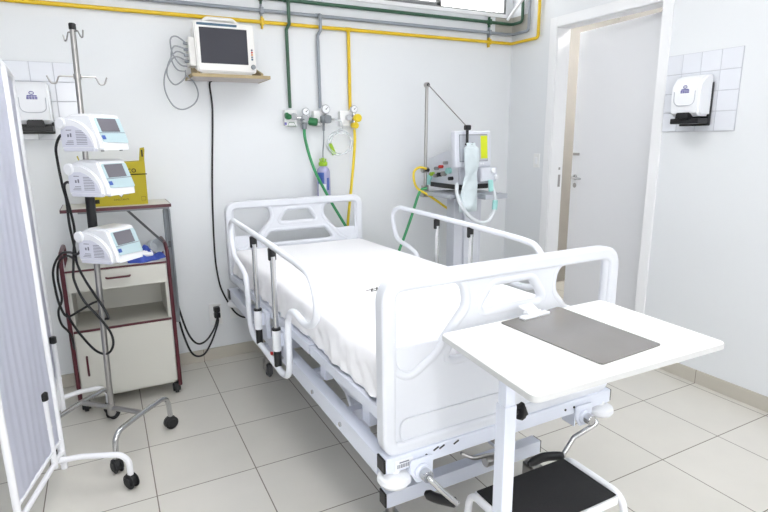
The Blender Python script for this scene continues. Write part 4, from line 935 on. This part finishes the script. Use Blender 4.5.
# pump cords
G = 'pump power cords'
hose('pump_cord', [(-.125, 2.86, 1.60), (-.15, 2.88, 1.60), (-.175, 2.93, 1.55), (-.178, 2.95, 1.49), (-.172, 2.95, 1.376), (-.165, 2.97, 1.30), (-.167, 2.98, 1.185), (-.16, 3.0, 1.06), (-.16, 3.02, .98), (-.135, 3.0, .90), (-.10, 2.95, .83), (-.068, 2.91, .77), (-.05, 2.90, .715), (-.065, 2.93, .70)], .006, CORDM, 'black cord running from the topmost pump down past all three pumps', 'cable', G)
hose('pump_cord', [(-.125, 2.86, 1.385), (-.15, 2.9, 1.39), (-.165, 2.95, 1.36), (-.155, 2.98, 1.25), (-.15, 3.0, 1.15), (-.165, 3.0, 1.05), (-.175, 2.97, .97), (-.178, 2.95, .914), (-.15, 2.95, .807), (-.09, 2.93, .71), (-.05, 2.92, .63), (-.045, 2.93, .56), (-.075, 2.95, .51), (-.13, 3.0, .52), (-.2, 3.1, .60), (-.25, 3.2, .68)], .006, CORDM, 'black cord from the middle pump swinging low across the cabinet door', 'cable', G)
hose('pump_cord', [(-.12, 2.86, 1.09), (-.15, 2.95, 1.04), (-.19, 3.08, 1.03), (-.24, 3.2, 1.0), (-.282, 3.22, .92), (-.285, 3.22, .816), (-.275, 3.22, .72), (-.25, 3.23, .655), (-.19, 3.22, .68), (-.12, 3.2, .72), (-.085, 3.2, .725), (-.07, 3.1, .75)], .006, CORDM, 'black cord from the lowest pump looped left of the cabinet', 'cable', G)
hose('pump_cord', [(-.17, 3.05, 1.0), (-.21, 3.15, 1.0), (-.255, 3.24, .95), (-.27, 3.25, .86), (-.265, 3.25, .75), (-.29, 3.26, .68), (-.285, 3.28, .60), (-.25, 3.3, .52), (-.26, 3.5, .30), (-.28, 3.75, .05)], .006, CORDM, 'black cord trailing down the left side of the cabinet to the floor', 'cable', G)

# ------------------------------------------------------------------ folding screen
t = thing('folding_screen', (-.33, 2.64, 0), 'white tube folding screen with pale blue curtain at the left edge', 'screen')
def panel(P, Q, ztop, zbot, feet):
    P, Q = V(P), V(Q); d = (Q - P).normalized(); nrm = V((-d.y, d.x, 0))
    m = MB(); zt = V((0, 0, ztop)); zb = V((0, 0, zbot))
    m.tube(fillet([P + V((0, 0, .10)), P + zt, Q + zt, Q + V((0, 0, .10))], .05, k=8), .0135)
    m.tube([P + zb, Q + zb], .0115); m.tube([P + zb + V((0, 0, .06)), Q + zb + V((0, 0, .06))], .008); fr = m.build('panel_frame', SCREENP, t)
    # pleated curtain with thickness
    b = bmesh.new(); L = (Q - P).length; n = 44; rows = []
    for i in range(n + 1):
        s = .02 + (L - .04) * i / n; off = .0016 * math.sin(i * 1.15) + .001 * math.sin(i * 2.9 + 1); rows.append([])
        for j in range(13):
            z = zbot + .065 + (ztop - .02 - zbot - .065) * j / 12
            rows[-1].append(b.verts.new(P + d * s + nrm * (off * (1 - .4 * j / 12) + .002 * math.sin(j * 1.3 + i * .2)) + V((0, 0, z))))
    for A, B in zip(rows, rows[1:]):
        for j in range(12): b.faces.new((A[j], B[j], B[j + 1], A[j + 1]))
    bmesh.ops.solidify(b, geom=list(b.faces), thickness=.0015)
    cu_ = MB().merge(b).build('curtain', CURT, t)
    for p_ in cu_.data.polygons: p_.use_smooth = True
P0, P1 = (-.302, 2.652, 0), (-.418, 2.19, 0)
panel(P0, P1, 1.885, .185, True)
panel((-.312, 2.70, 0), (-.345, 3.30, 0), 1.885, .30, True)
def foot(p, q, capx, ph=.5):
    p, q = V(p), V(q); d = (q - p).normalized()
    m = MB(); m.tube(fillet([p + V((0, 0, .172)), p + d * .10 + V((0, 0, .182)), q - d * .035 + V((0, 0, .175)), q + V((0, 0, .14)), q + V((0, 0, .065))], .055, k=10), .0135); f = m.build('screen_foot', SCREENP, t)
    ball_caster(q, f, .6)
    if capx is None: return
    c = V(capx); m = MB(); m.cyl(c + V((0, 0, .165)), c + V((0, 0, ph)), .0125); m.cyl(c + V((0, 0, .36)), c + V((0, 0, .365)), .0145); m.build('hinge_post', SCREENP, f)
    MB().cyl(c + V((0, 0, ph - .01)), c + V((0, 0, ph + .025)), .0165, 14, bev=.003).build('post_cap', BLACKP, f)
foot((-.318, 2.60, 0), (-.035, 2.505, 0), (-.326, 2.555, 0))
foot((-.340, 3.29, 0), (-.112, 3.33, 0), (-.318, 3.10, 0), .57)
foot((-.418, 2.19, 0), (-.62, 2.20, 0), None)
ball_caster((-.302, 2.652, 0), t, .3) if False else None

# ------------------------------------------------------------------ daylight, world, camera
w = bpy.data.worlds.new('World'); SC.world = w; w.use_nodes = True
bg = w.node_tree.nodes['Background']
sky = w.node_tree.nodes.new('ShaderNodeTexSky'); sky.sky_type = 'HOSEK_WILKIE'; sky.turbidity = 6; sky.sun_direction = (.2, -.5, .8)
mixn = w.node_tree.nodes.new('ShaderNodeMix'); mixn.data_type = 'RGBA'; mixn.inputs[0].default_value = .85; mixn.inputs[7].default_value = (1, .992, .98, 1)
w.node_tree.links.new(sky.outputs[0], mixn.inputs[6]); w.node_tree.links.new(mixn.outputs[2], bg.inputs['Color'])
bg.inputs['Strength'].default_value = 4.4

cam = bpy.data.cameras.new('camera'); co = bpy.data.objects.new('camera', cam); C.objects.link(co); SC.camera = co
f_px, pitch, yaw, roll, H = 536.33086, .217358334, .47811415, -.0113074547, 1.5767838922
cam.sensor_fit = 'HORIZONTAL'; cam.sensor_width = 36; cam.lens = f_px / 768 * 36; cam.clip_start = .02; cam.clip_end = 60
fw = V((math.sin(yaw) * math.cos(pitch), math.cos(yaw) * math.cos(pitch), -math.sin(pitch)))
r0 = V((math.cos(yaw), -math.sin(yaw), 0)); u0 = r0.cross(fw)
rr = r0 * math.cos(roll) + u0 * math.sin(roll); uu = u0 * math.cos(roll) - r0 * math.sin(roll)
Mc = Matrix((rr, uu, -fw)).transposed().to_4x4(); Mc.translation = (0, 0, H); co.matrix_world = Mc

SC.view_settings.view_transform = 'Standard'; SC.view_settings.look = 'None'; SC.view_settings.gamma = 1
SC.view_settings.use_curve_mapping = False; SC.view_settings.exposure = 0.70
